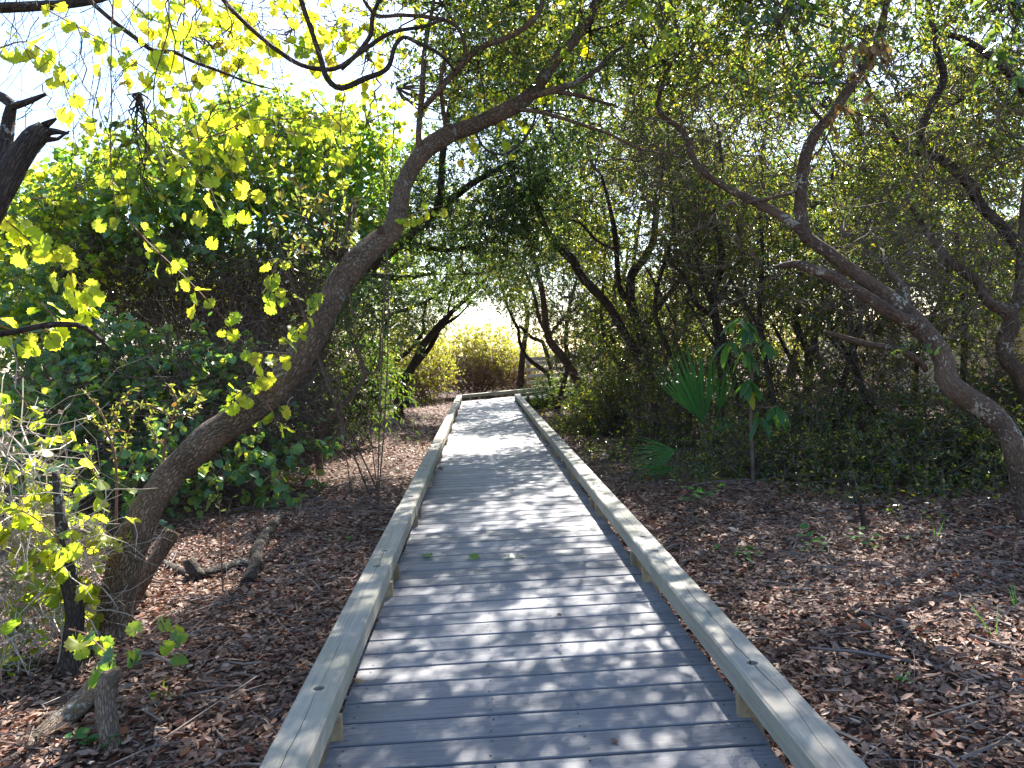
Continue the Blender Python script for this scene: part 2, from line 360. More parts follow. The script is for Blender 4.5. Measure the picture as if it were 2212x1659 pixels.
def ground_material():
    m, t, out = new_mat('leafy_soil'); tc = nd(t, 'TexCoord')
    v = nd(t, 'TexVoronoi', {'Vector': tc.outputs['Object'], 'Scale': 26.0})
    n1 = nd(t, 'TexNoise', {'Vector': tc.outputs['Object'], 'Scale': 6.0, 'Detail': 8.0, 'Roughness': 0.7})
    n2 = nd(t, 'TexNoise', {'Vector': tc.outputs['Object'], 'Scale': 0.5, 'Detail': 4.0})
    sp = nd(t, 'SeparateXYZ', {0: v.outputs['Color']})
    c = ramp(t, sp.outputs[0], [(0, (.035,.02,.015)), (.3, (.09,.05,.035)), (.6, (.15,.09,.062)), (.85, (.2,.135,.1)), (1, (.1,.04,.025))])
    c = mix(t, ramp(t, n1.outputs[0], [(.35, (0, 0, 0)), (.7, (.7, .7, .7))]), c, (.045,.03,.024))
    c = mix(t, ramp(t, n2.outputs[0], [(.5, (0, 0, 0)), (.75, (.4, .4, .4))]), c, (.17,.14,.11))
    bp = nd(t, 'Bump', {'Height': v.outputs[0], 'Strength': 0.8, 'Distance': 0.03})
    b = nd(t, 'BsdfPrincipled', {'Base Color': c, 'Roughness': 0.9, 'Specular IOR Level': 0.2, 'Normal': bp.outputs[0]})
    t.links.new(b.outputs[0], out.inputs[0]); return m

# ================================================================ THE SETTING
def build_ground():
    def axis(fine, lim, step):
        a = np.arange(fine[0], fine[1]+1e-6, step)
        lo = fine[0]-np.geomspace(1, lim, 14)[::-1]; hi = fine[1]+np.geomspace(1, lim, 14)
        return np.concatenate([lo, a, hi])
    xs = axis((-9, 11), 250, 0.25); ys = axis((-4, 32), 300, 0.25)
    X, Y = np.meshgrid(xs, ys); Z = ground_h(X, Y)
    n, k = X.shape; i, j = np.meshgrid(np.arange(n-1), np.arange(k-1), indexing='ij'); i, j = i.ravel(), j.ravel()
    F = np.stack([i*k+j, i*k+j+1, (i+1)*k+j+1, (i+1)*k+j], 1)
    g = Geo(); g.add(np.stack([X, Y, Z], -1).reshape(-1, 3), F)
    tag(g.build('ground', ground_material(), None, True, origin=np.zeros(3)), kind='structure')
build_ground()

# ---------------------------------------------------------------- boardwalk
XL_OUT, XL_IN, XR_IN, XR_OUT = -0.70, -0.56, 0.874, 1.0125
DL, DR = -0.593, 0.907
TOP, BOT = 0.1755, 0.087
PITCH = 0.165
TURN = rad(50); Y_TURN_L, Y_TURN_R = 21.6, 20.8
D2 = np.array([math.sin(TURN), math.cos(TURN), 0]); N2 = np.array([math.cos(TURN), -math.sin(TURN), 0])
walk = thing('boardwalk', 'low boardwalk of grey weathered boards with square timber curb rails running into the trees', 'boardwalk', (0.157, 0, 0))

def box_geo(g, x0, x1, y0, y1, z0, z1, ch=0.006):
    """box with eased upper edges"""
    c = ch
    V = np.array([(x0,y0,z0),(x1,y0,z0),(x1,y1,z0),(x0,y1,z0),(x0,y0,z1-c),(x1,y0,z1-c),(x1,y1,z1-c),(x0,y1,z1-c),
         (x0+c*.5,y0+c,z1),(x1-c*.5,y0+c,z1),(x1-c*.5,y1-c,z1),(x0+c*.5,y1-c,z1)], float)
    F = [(3,2,1,0),(0,1,5,4),(1,2,6,5),(2,3,7,6),(3,0,4,7),(4,5,9,8),(5,6,10,9),(6,7,11,10),(7,4,8,11),(8,9,10,11)]
    g.add(V, np.array(F))
def xform(g, Mx):
    g.V = [v@np.array(Mx)[:3, :3].T+np.array(Mx)[:3, 3] for v in g.V]; return g
g = Geo(); box_geo(g, -0.75, 0.75, -(PITCH-.013)/2, (PITCH-.013)/2, -0.036, 0, .0035)
plank_me = g.mesh('plank', DECK)
y = 0.6; k = 0
while y < 27.0:
    xl = DL if y < Y_TURN_L else DL+(y-Y_TURN_L)*math.tan(TURN)
    xr = DR if y < Y_TURN_R else DR+(y-Y_TURN_R)*math.tan(TURN)
    o = bpy.data.objects.new('plank', plank_me); col.objects.link(o); o.parent = walk
    jit = random.uniform(-.006, .006)
    o.location = ((xl+xr)/2-0.157+jit, y, random.uniform(-.0012, .0012)); o.scale.x = (xr-xl)/1.5
    o.rotation_euler.z = random.uniform(-.0012, .0012)
    y += PITCH; k += 1
# screws in the nearer boards
g = Geo(); th = np.arange(7)*2*math.pi/7
for i in range(48):
    yy = 0.6+i*PITCH
    for sx in (-0.53, -0.02, 0.30, 0.84):
        for dy in (-.045, .045):
            c0 = np.array([sx+random.uniform(-.008, .008), yy+dy+random.uniform(-.005, .005), .0015])
            g.add(c0+np.stack([np.cos(th)*.0045, np.sin(th)*.0045, th*0], 1), np.arange(7)[None])
g.build('screws', plain('screw_head', (.03,.03,.032), (.06,.06,.06), 20), walk, stuff=True)

def make_beam(L, bolts, wdt=0.139, hgt=TOP-BOT):
    """rail timber along local Y from 0 to L, top at z=0; real counterbored holes at the bolts"""
    g = Geo(); hw = wdt/2; c = .008; e = .0015
    sec = [(-hw, -hgt), (hw, -hgt), (hw, -c), (hw-c, 0), (-hw+c, 0), (-hw, -c)]
    ny = max(2, int(L/0.4)); ys = np.linspace(e, L-e, ny+1)
    wob = np.stack([np.array([(rng.normal(0, .0012), rng.normal(0, .0012)) for _ in range(ny+1)])], 0)[0]
    V = np.array([[(x+wob[i, 0]*0, yv, z) for x, z in sec] for i, yv in enumerate(ys)])
    F = []
    for i in range(ny):
        for j in (0, 1, 2, 4, 5):
            F.append((i*6+j, i*6+(j+1) % 6, (i+1)*6+(j+1) % 6, (i+1)*6+j))
    g.add(V.reshape(-1, 3), [np.array(F), np.array([(5, 4, 3, 2, 1, 0)]), np.array([[ny*6+q for q in range(6)]])])
    a = hw-c; r = .021; dpt = .024; y0 = e
    th = np.arange(16)*2*math.pi/16+math.pi/4
    def quad(ya, yb):
        if yb-ya > 1e-5: g.add([(-a, ya, 0), (a, ya, 0), (a, yb, 0), (-a, yb, 0)], np.array([(0, 1, 2, 3)]))
    for by in sorted(bolts):
        quad(y0, by-a); y0 = by+a
        circ = np.stack([r*np.cos(th), by+r*np.sin(th), th*0], 1)
        sqp = []
        for t_ in th:
            cx, cyv = math.cos(t_), math.sin(t_); s = 1/max(abs(cx), abs(cyv)); sqp.append((a*cx*s, by+a*cyv*s, 0))
        V = np.vstack([np.array(sqp), circ, circ-[0, 0, dpt]])
        F = [(i, (i+1) % 16, 16+(i+1) % 16, 16+i) for i in range(16)]+[(16+i, 16+(i+1) % 16, 32+(i+1) % 16, 32+i) for i in range(16)]
        g.add(V, [np.array(F), (32+np.arange(16))[None]])
    quad(y0, L-e)
    return g
gb = Geo(); th6 = np.arange(6)*math.pi/3
top = np.stack([.0115*np.cos(th6), .0115*np.sin(th6), th6*0+.008], 1); botv = top-[0, 0, .008]
wash = np.stack([.017*np.cos(np.arange(12)*math.pi/6), .017*np.sin(np.arange(12)*math.pi/6), np.full(12, .0015)], 1)
gb.add(np.vstack([top, botv]), [np.arange(6)[None], np.array([(i, (i+1) % 6, 6+(i+1) % 6, 6+i) for i in range(6)])]); gb.add(wash, np.arange(12)[None])
bolt_me = gb.mesh('bolt', METAL)
def lay_rail(p0, ang, L, cx_side, lengths, posts, first=0.0):
    """p0 start on the rail's centre line at deck level, ang heading; posts: distances of post pairs"""
    dv = np.array([math.sin(ang), math.cos(ang), 0]); s = first; i = 0
    while s < L-.05:
        ln = min(lengths[i % len(lengths)], L-s)
        bl = [q-s for q in posts if s+.07 < q < s+ln-.07]
        o = make_beam(ln, bl).build('curb_rail', BEAM, None, False, origin=np.zeros(3))
        o.parent = walk; p = p0+dv*s
        o.location = (p[0]-0.157+random.uniform(-.003, .003), p[1], TOP+random.uniform(-.003, .002)); o.rotation_euler.z = -ang+random.uniform(-.0015, .0015)
        for v in bl:
            b = bpy.data.objects.new('bolt', bolt_me); col.objects.link(b); b.parent = o; b.location = (0, v, -.0235); b.rotation_euler.z = random.uniform(0, 3)
        s += ln; i += 1
def post_geo(side):
    g = Geo()
    x0, x1 = (0.866, 0.955) if side > 0 else (-0.641, -0.552)
    box_geo(g, x0-0.157, x1-0.157, -.019, .019, -.42, BOT-.001, .001); return g
post_me = {s: post_geo(s).mesh('post', POSTM) for s in (-1, 1)}
gf = Geo(); box_geo(gf, -.019, .019, -.142, .142, -.32, -.004+.07, .001)
fas_me = gf.mesh('spacer_board', FASCIA)
def lay_posts(side, ys):
    for yv in ys:
        for dy in ((-.17, .17) if yv > 3 else (0,)):
            o = bpy.data.objects.new('post', post_me[side]); col.objects.link(o); o.parent = walk; o.location = (0, yv+dy, random.uniform(-.004, 0))
        if yv < 3: continue
        o = bpy.data.objects.new('spacer_board', fas_me); col.objects.link(o); o.parent = walk
        o.location = ((0.915 if side > 0 else -.601)-.157, yv, 0)
postL = np.arange(4.5, 21.2, 1.77); postR = np.arange(4.5, 20.5, 1.77)
cl, cr = (XL_IN+XL_OUT)/2, (XR_IN+XR_OUT)/2
def pairs(a): return sorted(np.concatenate([a-.17, a+.17]))
lay_rail(np.array([cl, 0, 0]), 0, Y_TURN_L+.03, -1, [6.43, 3.66, 4.88, 3.66], [2.75]+pairs(postL), first=-.4)
lay_rail(np.array([cr, 0, 0]), 0, Y_TURN_R, 1, [4.52, 3.66, 3.66, 4.88, 3.66], [2.74]+pairs(postR), first=-.4)
lay_posts(-1, [1.0, 2.72, *postL]); lay_posts(1, [1.0, 2.70, *postR])
# the leg beyond the bend
lay_rail(np.array([cl+.05, Y_TURN_L+.07, 0]), TURN, 9.0, -1, [3.66, 4.0], pairs(np.arange(.9, 8.5, 1.22)))
lay_rail(np.array([cr+.06, Y_TURN_R+.06, 0]), TURN, 9.0, 1, [3.66, 4.0], pairs(np.arange(.9, 8.5, 1.22)))
for base in (np.array([cl+.05, Y_TURN_L+.07, 0]), np.array([cr+.06, Y_TURN_R+.06, 0])):
    for s in pairs(np.arange(.5, 8.9, 1.22)):
        gp = Geo(); box_geo(gp, -.04, .04, -.02, .02, -.42, BOT-.001, .001)
        me = bpy.data.meshes.get('far_post') or gp.mesh('far_post', POSTM)
        o = bpy.data.objects.new('post', me); col.objects.link(o); o.parent = walk
        p = base+D2*s; o.location = (p[0]-.157, p[1], 0); o.rotation_euler.z = -TURN
# joists and edge boards under the deck
for xj in (-.55, .16, .86):
    g = Geo(); box_geo(g, xj-.157-.02, xj-.157+.02, .5, Y_TURN_R, -.19, -.04, .001); g.build('joist', FASCIA, walk, origin=np.zeros(3))
for k2 in (0.1, .75, 1.4):
    g = Geo(); box_geo(g, -.02, .02, 0, 8.5, -.19, -.04, .001); o = g.build('joist', FASCIA, walk, origin=np.zeros(3))
    p = np.array([cl+.05, Y_TURN_L+.1, 0])+N2*k2; o.location = (p[0]-.157, p[1], 0); o.rotation_euler.z = -TURN

# railing far beyond the bend
rail_at = P(1178, 828, 26.5)
rl = thing('railing', 'short pale railing with horizontal slats standing beyond the bend of the boardwalk', 'railing', (rail_at[0], rail_at[1], GZ))
PALEWOOD = wood_mat('pale_rail_wood', (.45,.4,.34), (.6,.55,.48), 5, 60, (.5,.47,.42), .3, 0, .7, .3, .1)
for xx in (-.55, .25, 1.05):
    g = Geo(); box_geo(g, xx-.045, xx+.045, -.045, .045, 0, 1.32, .004); o = g.build('post', FASCIA, rl, origin=np.zeros(3))
for zz in (.5, .72, .94, 1.16, 1.3):
    g = Geo(); box_geo(g, -.65, 1.3, -.085, -.05, zz-.06, zz+.06, .003); g.build('slat', PALEWOOD, rl, origin=np.zeros(3))

# ---------------------------------------------------------------- wall and house behind the trees on the right
a0 = P(1761, 800, 30.0); a1 = P(2160, 800, 12.0); a1 = a1+(a1-a0)*.3
dv = (a1-a0)[:2]; wl = float(np.linalg.norm(dv)); wang = math.atan2(dv[1], dv[0])
wo = thing('stucco_wall', 'plain beige stucco wall half hidden behind the trees on the right', 'wall', (a0[0], a0[1], GZ-.1)); wo.rotation_euler.z = wang
g = Geo(); box_geo(g, 0, wl, 0, .2, 0, 1.98, .005); g.build('wall_panel', STUCCO, wo, origin=np.zeros(3))
g = Geo(); box_geo(g, -.05, wl+.05, -.05, .25, 1.982, 2.06, .01); g.build('coping', STUCCO, wo, origin=np.zeros(3))
h0 = P(2120, 800, 24.0)
ho = thing('house', 'pinkish house with grey roof rising behind the beige wall at the right edge', 'house', (h0[0], h0[1], GZ-.1)); ho.rotation_euler.z = wang
g = Geo(); box_geo(g, 0, 9, 0, 6, 0, 4.6, .005); g.build('wall', STUCCO_PINK, ho, origin=np.zeros(3))
g = Geo(); g.add([(-.4,-.4,4.602),(9.4,-.4,4.602),(9.4,6.4,4.602),(-.4,6.4,4.602),(1.5,3,6.2),(7.5,3,6.2)], [np.array([(0,1,5,4),(2,3,4,5)]), np.array([(1,2,5),(3,0,4)]), np.array([(3,2,1,0)])])
g.build('roof', ROOFM, ho, origin=np.zeros(3))
for wx in (1.2, 4.0, 6.8):
    g = Geo(); box_geo(g, wx, wx+1.1, -.05, .02, 2.6, 3.9, .004); wn = g.build('window', PALEWOOD, ho, origin=np.zeros(3))
    g = Geo(); box_geo(g, wx+.07, wx+1.03, -.062, -.045, 2.67, 3.83, .002); g.build('pane', plain('window_glass', (.03,.04,.05), (.05,.06,.07), 2, .1, 0, .8), wn, origin=np.zeros(3))

# ================================================================ VEGETATION
AX = px_axes()
def px(pts):
    """[(x, y, d, r), ...] in view units -> points with radii"""
    return np.array([(*(P(a[0], a[1], a[2]) if a[2] else ground_at(a[0], a[1])+[0, 0, a[3]*.5]), a[3]) for a in pts])
def limb(g, pts, sides=10, bump=.10, step=.06, mi=0):
    c = catmull(pts, step); tube(g, c[:, :3], np.maximum(c[:, 3], .002), sides, bump, True, mi); return c
def clump(gl, gt, anchors, x, y, w_, h_, d, n=None, tau=1.1, L=.055, thick=None, shape='diamond', wid=.5, per=11, up=.7, droop=0., tw_r=.0028, subs=8, tw_len=None, mi=0, sub_r=.008):
    """one mass of leafy twigs: centre and half sizes in view units at distance d"""
    c = P(x, y, d); rx, rz = w_*d/F_PX, h_*d/F_PX; ry = thick or (rx+rz)/2
    n = n or int(tau*math.pi*rx*rz/(.15*L*L))
    spray(gl, gt, c, (rx, ry, rz), n, L, shape, wid, per, tw_len or L*5, up, droop, .3, tw_r, mi, axes=AX)
    if anchors is not None and subs:
        A = np.asarray(anchors)[:, :3]; a = A[np.argmin(np.linalg.norm(A-c, axis=1))]
        tg = c+(in_ball(subs, .3)*np.array([rx, ry, rz]))@AX
        s = np.linspace(0, 1, 7)[None, :, None]
        mid = (a+tg)/2+rng.normal(size=(subs, 3))*.18*np.linalg.norm(tg-a, axis=1, keepdims=True)
        PL = (1-s)**2*a+2*s*(1-s)*mid[:, None]+s*s*tg[:, None]
        PL[:, 1:-1] += rng.normal(size=PL[:, 1:-1].shape)*.02
        tubes(gt, PL, np.linspace(1, .3, 7)[None]*sub_r*rng.uniform(.7, 1.5, (subs, 1)), 4)
 
LIB = {}
LIB_R, LIB_L = .62, .05
def lib(leafm, twigm):
    """a few shared leafy branch-end masses, radius LIB_R, leaves LIB_L long"""
    key = (leafm.name, twigm.name)
    if key not in LIB:
        LIB[key] = []
        for v in range(6):
            gl, gt = Geo(), Geo()
            spray(gl, gt, (0, 0, 0), (LIB_R, LIB_R, LIB_R*.8), 3000, LIB_L, 'diamond', .46, 14, .24, .8, 0, .25, .0028)
            tg = in_ball(12, .5)*LIB_R; sq = np.linspace(0, 1, 5)[None, :, None]
            PL = tg[:, None]*sq+rng.normal(size=(12, 1, 3))*.12*np.sin(sq*3.14)
            tubes(gt, PL, np.linspace(.008, .003, 5)[None], 4)
            for F, V in zip(gt.P, [None]*len(gt.P)): gl.P.append(F+gl.n); gl.mi.append(np.full(len(F), 1)); gl.UV.append(np.zeros(F.shape+(2,)))
            gl.V += gt.V; gl.n += gt.n
            LIB[key].append(gl.mesh('leaf_cluster', [leafm, twigm]))
    return LIB[key]
def masses(root, gt, anchors, leafm, twigm, x, y, w_, h_, d, tau=1., L=.055, thick=None, sub_r=.009, **kw):
    """fill an ellipse of the view at distance d with leafy masses, each tied to the nearest limb"""
    s0 = L/LIB_L; R = LIB_R*s0; c = P(x, y, d); rx, rz = w_*d/F_PX, h_*d/F_PX; ry = thick or (rx+rz)/2
    n = max(1, int(round(tau*1.15*rx*rz/(R*R*.8)))); q = in_ball(n, .25)*np.array([max(rx-R*.5, .1), max(ry-R*.4, .1), max(rz-R*.45, .08)])
    C = c+q@AX; me = lib(leafm, twigm); rl = root_loc(root)
    A = np.asarray(anchors)[:, :3]
    for ct in C:
        o = bpy.data.objects.new('leaf_cluster', me[rng.integers(6)]); col.objects.link(o); o.parent = root
        o.location = ct-rl; o.rotation_euler = (rng.normal(0, .3), rng.normal(0, .3), rng.uniform(0, 6.28)); sc_ = s0*rng.uniform(.85, 1.15); o.scale = (sc_,)*3
    a = A[np.argmin(np.linalg.norm(A[None]-C[:, None], axis=2), axis=1)]
    sq = np.linspace(0, 1, 7)[None, :, None]; mid = (a+C)/2+rng.normal(size=C.shape)*.14*np.linalg.norm(C-a, axis=1, keepdims=True)
    PL = (1-sq)**2*a[:, None]+2*sq*(1-sq)*mid[:, None]+sq*sq*C[:, None]; PL[:, 1:-1] += rng.normal(size=PL[:, 1:-1].shape)*.02
    tubes(gt, PL, np.linspace(1, .35, 7)[None]*sub_r*s0*rng.uniform(.8, 1.8, (n, 1)), 5)
def tree(name, label, cat, trunk, branches=(), clumps=(), leaf=None, bark=BARK, twigm=TWIG, group=None, sides=14, bump=.1, tang=(), step=.06, at_ground=True, behind=0.):
    """trunk > branch pieces, twigs (stuff), crown (stuff)"""
    T = px(trunk) if isinstance(trunk, list) else np.asarray(trunk)
    base = T[0, :3].copy()
    if at_ground:
        base[2] = ground_h(base[0], base[1]); T[0, :3] = base-[0, 0, .12]; T[0, 3] *= 1.35
    root = thing(name, label, cat, base, group)
    g = Geo(); c = limb(g, T, sides, bump, step); tr = g.build('trunk', bark, root, True)
    an = [c]
    for b in branches:
        g = Geo(); cb = limb(g, px(b), 8 if b[0][3] > .02 else 6, bump, step); g.build('branch', bark, root, True); an.append(cb)
    an = np.vstack(an); gl, gt = Geo(), Geo()
    for q in clumps: masses(root, gt, an, leaf, twigm, *q[:4], q[4]+(behind if q[1] > 0 else 0), **(q[5] if len(q) > 5 else {}))
    for q in tang:
        cc = P(q[0], q[1], q[4]); tangle(gt, cc, (q[2]*q[4]/F_PX, (q[2]+q[3])/2*q[4]/F_PX, q[3]*q[4]/F_PX), q[5], q[6], q[7], axes=AX)
    gt.build('twigs', twigm, root, stuff=True)
    return root, an
def dd(d, pts): return [(a[0], a[1], d, a[2]) for a in pts]

# ---- 1. the leaning tree on the left that arches over the walk
S = dict(L=.05, shape='oval', tau=.8)
tree('leaning_tree', 'big brown tree leaning from the left and arching over the boardwalk', 'tree',
 [(243,1402,4.5,.15),(246,1375,4.5,.118),(252,1300,4.55,.1),(283,1180,4.6,.092),(340,1065,4.7,.092),(430,965,4.8,.093),(520,900,4.9,.09),(590,845,5.,.09),(650,770,5.1,.088),(700,680,5.25,.088),
  (735,610,5.4,.086),(790,545,5.6,.086),(845,497,5.8,.082),(864,440,5.95,.07),(872,400,6.05,.068),(905,340,6.2,.07),(960,295,6.3,.072),(1030,268,6.4,.07),(1100,235,6.5,.064),(1150,200,6.6,.055),(1200,130,6.7,.05),(1245,80,6.8,.045),(1290,0,6.9,.04),(1330,-120,7.1,.035)],
 [[(902,350,6.2,.028),(906,260,6.15,.026),(912,200,6.1,.024),(916,120,6.1,.02),(930,40,6.1,.017),(950,-70,6.1,.012)],
  [(915,232,6.1,.022),(927,220,6.1,.024),(965,175,6.1,.026),(1004,133,6.1,.026),(1037,103,6.1,.024),(1104,77,6.2,.022),(1161,33,6.2,.02),(1175,-30,6.3,.015)],
  [(1006,132,6.1,.018),(1001,83,6.05,.017),(977,50,6,.016),(924,37,5.9,.016),(871,33,5.8,.015),(814,33,5.8,.014),(785,0,5.7,.012)],
  [(1125,215,6.55,.035),(1200,193,6.6,.028),(1240,180,6.7,.024),(1290,150,6.8,.02),(1320,117,6.9,.018),(1370,83,7,.014),(1420,20,7.1,.01)],
  [(1105,235,6.5,.02),(1170,243,6.4,.016),(1250,267,6.4,.014),(1317,290,6.4,.012),(1380,320,6.4,.01),(1475,340,6.4,.007)],
  [(1180,195,6.6,.02),(1255,207,6.7,.018),(1305,222,6.8,.014),(1330,228,6.8,.008)],
  [(960,130,6.1,.014),(952,180,6.1,.016),(960,260,6.25,.018),(966,296,6.3,.02)],
  [(838,512,5.75,.05),(828,500,5.68,.045),(822,494,5.62,.03)],
  [(735,600,5.4,.03),(752,500,5.45,.028),(765,440,5.5,.024)],
 ],
 [(960,0,70,50,6.2,dict(L=.055,shape='oval',tau=.5)),(1110,-10,120,80,6.5,S),(1010,160,80,60,6.6,dict(L=.045,shape='oval',tau=.45)),(1280,60,120,90,7,S),(1420,150,110,90,7.2,S),
  (1380,-60,180,120,7.3,S),(1100,-180,150,120,6.6,dict(L=.06,tau=.7)),(1250,-330,300,200,7.2,dict(L=.07,tau=1.)),(1500,-250,220,150,7.4,dict(L=.065,tau=1.)),(1250,-520,260,140,7.4,dict(L=.07,tau=.7))],
 LEAF_OAK, BARK, TWIG_DARK, sides=18, bump=.075, step=.045)

# ---- 2. the leaning tree on the right with lichen
S = dict(L=.064, tau=.55)
tree('lichen_tree', 'crooked dark tree with white lichen leaning in from the right edge', 'tree',
 [(2290,1360,6.1,.125),(2240,1180,6.2,.10),(2212,1053,6.3,.092),(2191,970,6.3,.09),(2168,920,6.35,.088),(2125,882,6.4,.087),(2075,852,6.4,.086),(2048,820,6.45,.085),(2035,770,6.5,.085),(2008,730,6.5,.083),
  (1968,686,6.55,.078),(1925,646,6.6,.062),(1875,610,6.65,.058),(1815,566,6.7,.055),(1751,517,6.75,.053),(1715,485,6.8,.045),(1675,460,6.85,.04),(1625,433,6.9,.036),(1575,410,7,.033),(1535,383,7,.03),(1501,347,7.1,.028),(1475,283,7.2,.026),(1425,240,7.3,.024),(1435,167,7.4,.02),(1470,110,7.5,.014)],
 [[(1975,700,6.5,.06),(1935,682,6.45,.056),(1875,643,6.45,.052),(1808,603,6.5,.048),(1758,583,6.5,.045),(1715,570,6.55,.035),(1675,577,6.6,.02)],
  [(1745,520,6.75,.05),(1730,467,6.8,.056),(1731,400,6.85,.055),(1741,333,6.9,.052),(1765,283,6.9,.05),(1795,250,6.95,.048),(1828,200,7,.045),(1851,167,7,.042),(1880,120,7.1,.038),(1905,50,7.2,.034),(1930,-60,7.3,.025)],
  [(2000,800,6.5,.022),(1985,780,6.45,.028),(1940,755,6.4,.03),(1880,745,6.4,.028),(1810,725,6.4,.022),(1780,715,6.4,.012)],
  [(1965,670,6.55,.03),(1955,625,6.6,.028),(1925,590,6.7,.024),(1910,560,6.8,.015)],
  [(1745,395,6.85,.02),(1700,420,6.8,.018),(1600,440,6.8,.01)],
  [(1780,265,6.9,.02),(1745,225,6.8,.016),(1720,205,6.7,.01)]],
 [(1700,60,150,60,6.2,dict(L=.085,shape='oval',tau=.45,wid=.42)),(1750,-80,200,120,7,dict(L=.06,tau=.5)),(2000,-40,180,110,7.2,dict(L=.06,tau=.25)),(1580,-120,180,120,7.4,S),(1480,130,120,90,7.6,S),
  (1860,330,110,80,7.4,dict(L=.045,tau=.5)),(1640,360,100,80,7.4,dict(L=.045,tau=.5)),(1900,480,120,70,7.2,dict(L=.045,tau=.4)),(1800,-280,320,180,7.5,dict(L=.07,tau=.2)),(1500,-420,320,200,8,dict(L=.075,tau=.6)),(2150,-150,180,160,7,dict(L=.065,tau=.2)),
  (2130,620,100,70,7.4,dict(L=.045,tau=.4))],
 LEAF_OAK, BARK_LICHEN, TWIG, behind=1.1, sides=16, bump=.085, step=.05, tang=[(1800,350,380,330,7.6,460,.85,.005),(2000,600,240,160,7.4,260,.75,.0046),(1500,300,250,250,8,240,.9,.005)])

# ---- 3. bent trunk at the right edge, and its neighbour
S = dict(L=.065, tau=.8)
tree('bent_tree', 'dark tree with sharply bent trunk at the right edge in front of the beige wall', 'tree',
 [(2330,1120,8.2,.11),(2255,920,8.1,.09),(2206,815,8.,.085),(2178,780,8.,.085),(2168,740,8.,.083),(2186,700,8.,.075),(2172,672,8.,.06),(2135,653,8.,.052),(2108,606,8.05,.05),(2062,573,8.1,.046),(2035,545,8.2,.04),(1995,490,8.3,.03),(1960,430,8.4,.02)],
 [[(2180,690,8,.06),(2200,640,8.05,.055),(2206,560,8.1,.05),(2215,440,8.2,.045),(2230,300,8.3,.04)]],
 [(2000,400,120,80,8.4,S),(2180,320,120,90,8.4,S),(2230,100,130,120,8.3,S),(2080,220,110,90,8.6,S),(2080,700,120,60,8.4,dict(L=.04,tau=.4))],
 LEAF_OAK, BARK_LICHEN, TWIG, behind=0.9, sides=12, tang=[(2080,500,190,250,8.4,280,.8,.005)])
tree('twisting_tree', 'dark twisting tree rising behind the lichen tree at the right', 'tree',
 [(2400,1060,9.4,.10),(2300,760,9.2,.08),(2230,590,9,.068),(2198,533,9,.066),(2158,483,9,.064),(2118,443,9,.062),(2095,400,9,.06),(2058,363,9,.055),(2008,327,9,.05),(1988,293,9,.048),(2008,233,9,.045),(2038,173,9,.042),(2025,110,9,.036),(2008,20,9,.03),(1990,-90,9,.02)],
 [[(2005,325,9,.04),(1975,330,9,.036),(1935,300,9,.03),(1895,225,9,.025),(1870,170,9,.016)],
  [(2240,230,8.9,.045),(2168,147,8.9,.042),(2092,90,8.9,.038),(2041,73,8.9,.03),(1990,60,8.9,.02)]],
 [(1950,180,130,110,9.2,S),(2100,40,150,110,9.2,S),(1880,40,150,110,9.4,S),(2150,230,120,100,9.4,S),(2040,-150,250,150,9.3,dict(L=.07,tau=.3))],
 LEAF_OAK, BARK_DARK, TWIG, behind=1.1, sides=12, tang=[(1980,250,280,240,9.4,320,.9,.0055)])

# ---- 4. trees farther along the right side of the walk
S = dict(L=.07, tau=.7)
tree('forked_tree', 'dark forked tree by the right side of the boardwalk beside the palmetto', 'tree',
 [(1432,950,13.6,.13),(1420,870,13.6,.11),(1402,800,13.7,.10),(1392,740,13.8,.095),(1374,690,13.9,.09),(1362,644,14,.085),(1366,591,14,.08),(1397,551,14,.07),(1413,504,14,.06),(1420,430,14,.045),(1440,330,14,.03)],
 [[(1390,790,13.7,.08),(1350,720,13.6,.075),(1310,655,13.4,.075),(1261,603,13.2,.078),(1239,566,13.,.078),(1208,532,12.9,.072),(1180,498,12.8,.062),(1165,458,12.7,.05),(1150,410,12.6,.035),(1140,340,12.5,.02)],
  [(1365,660,13.9,.06),(1341,628,13.8,.055),(1335,597,13.7,.05),(1329,514,13.6,.045),(1318,450,13.5,.035),(1300,380,13.4,.025)],
  [(1397,700,13.8,.05),(1440,640,13.8,.045),(1470,600,13.9,.04),(1500,520,14,.03),(1540,450,14,.02)],
  [(1330,540,13.7,.03),(1290,520,13.5,.025),(1250,480,13.4,.02),(1210,475,13.3,.01)]],
 [(1250,430,120,80,13.2,S),(1150,360,120,80,12.6,S),(1370,400,120,90,13.8,S),(1480,430,130,100,14,S),(1300,280,160,100,13.4,S),(1480,280,150,110,14,S),
  (1330,620,80,60,13.4,dict(L=.06,tau=1.2)),(1290,700,80,60,13.4,dict(L=.06,tau=1.1)),(1400,180,200,110,14,S),(1200,200,150,100,13,S),(1220,60,200,120,13,S),(1460,20,230,130,14,S)],
 LEAF_OAK, BARK_DARK, TWIG, behind=1.4, sides=12, step=.1, tang=[(1330,480,230,240,13.8,520,1.,.0075)])
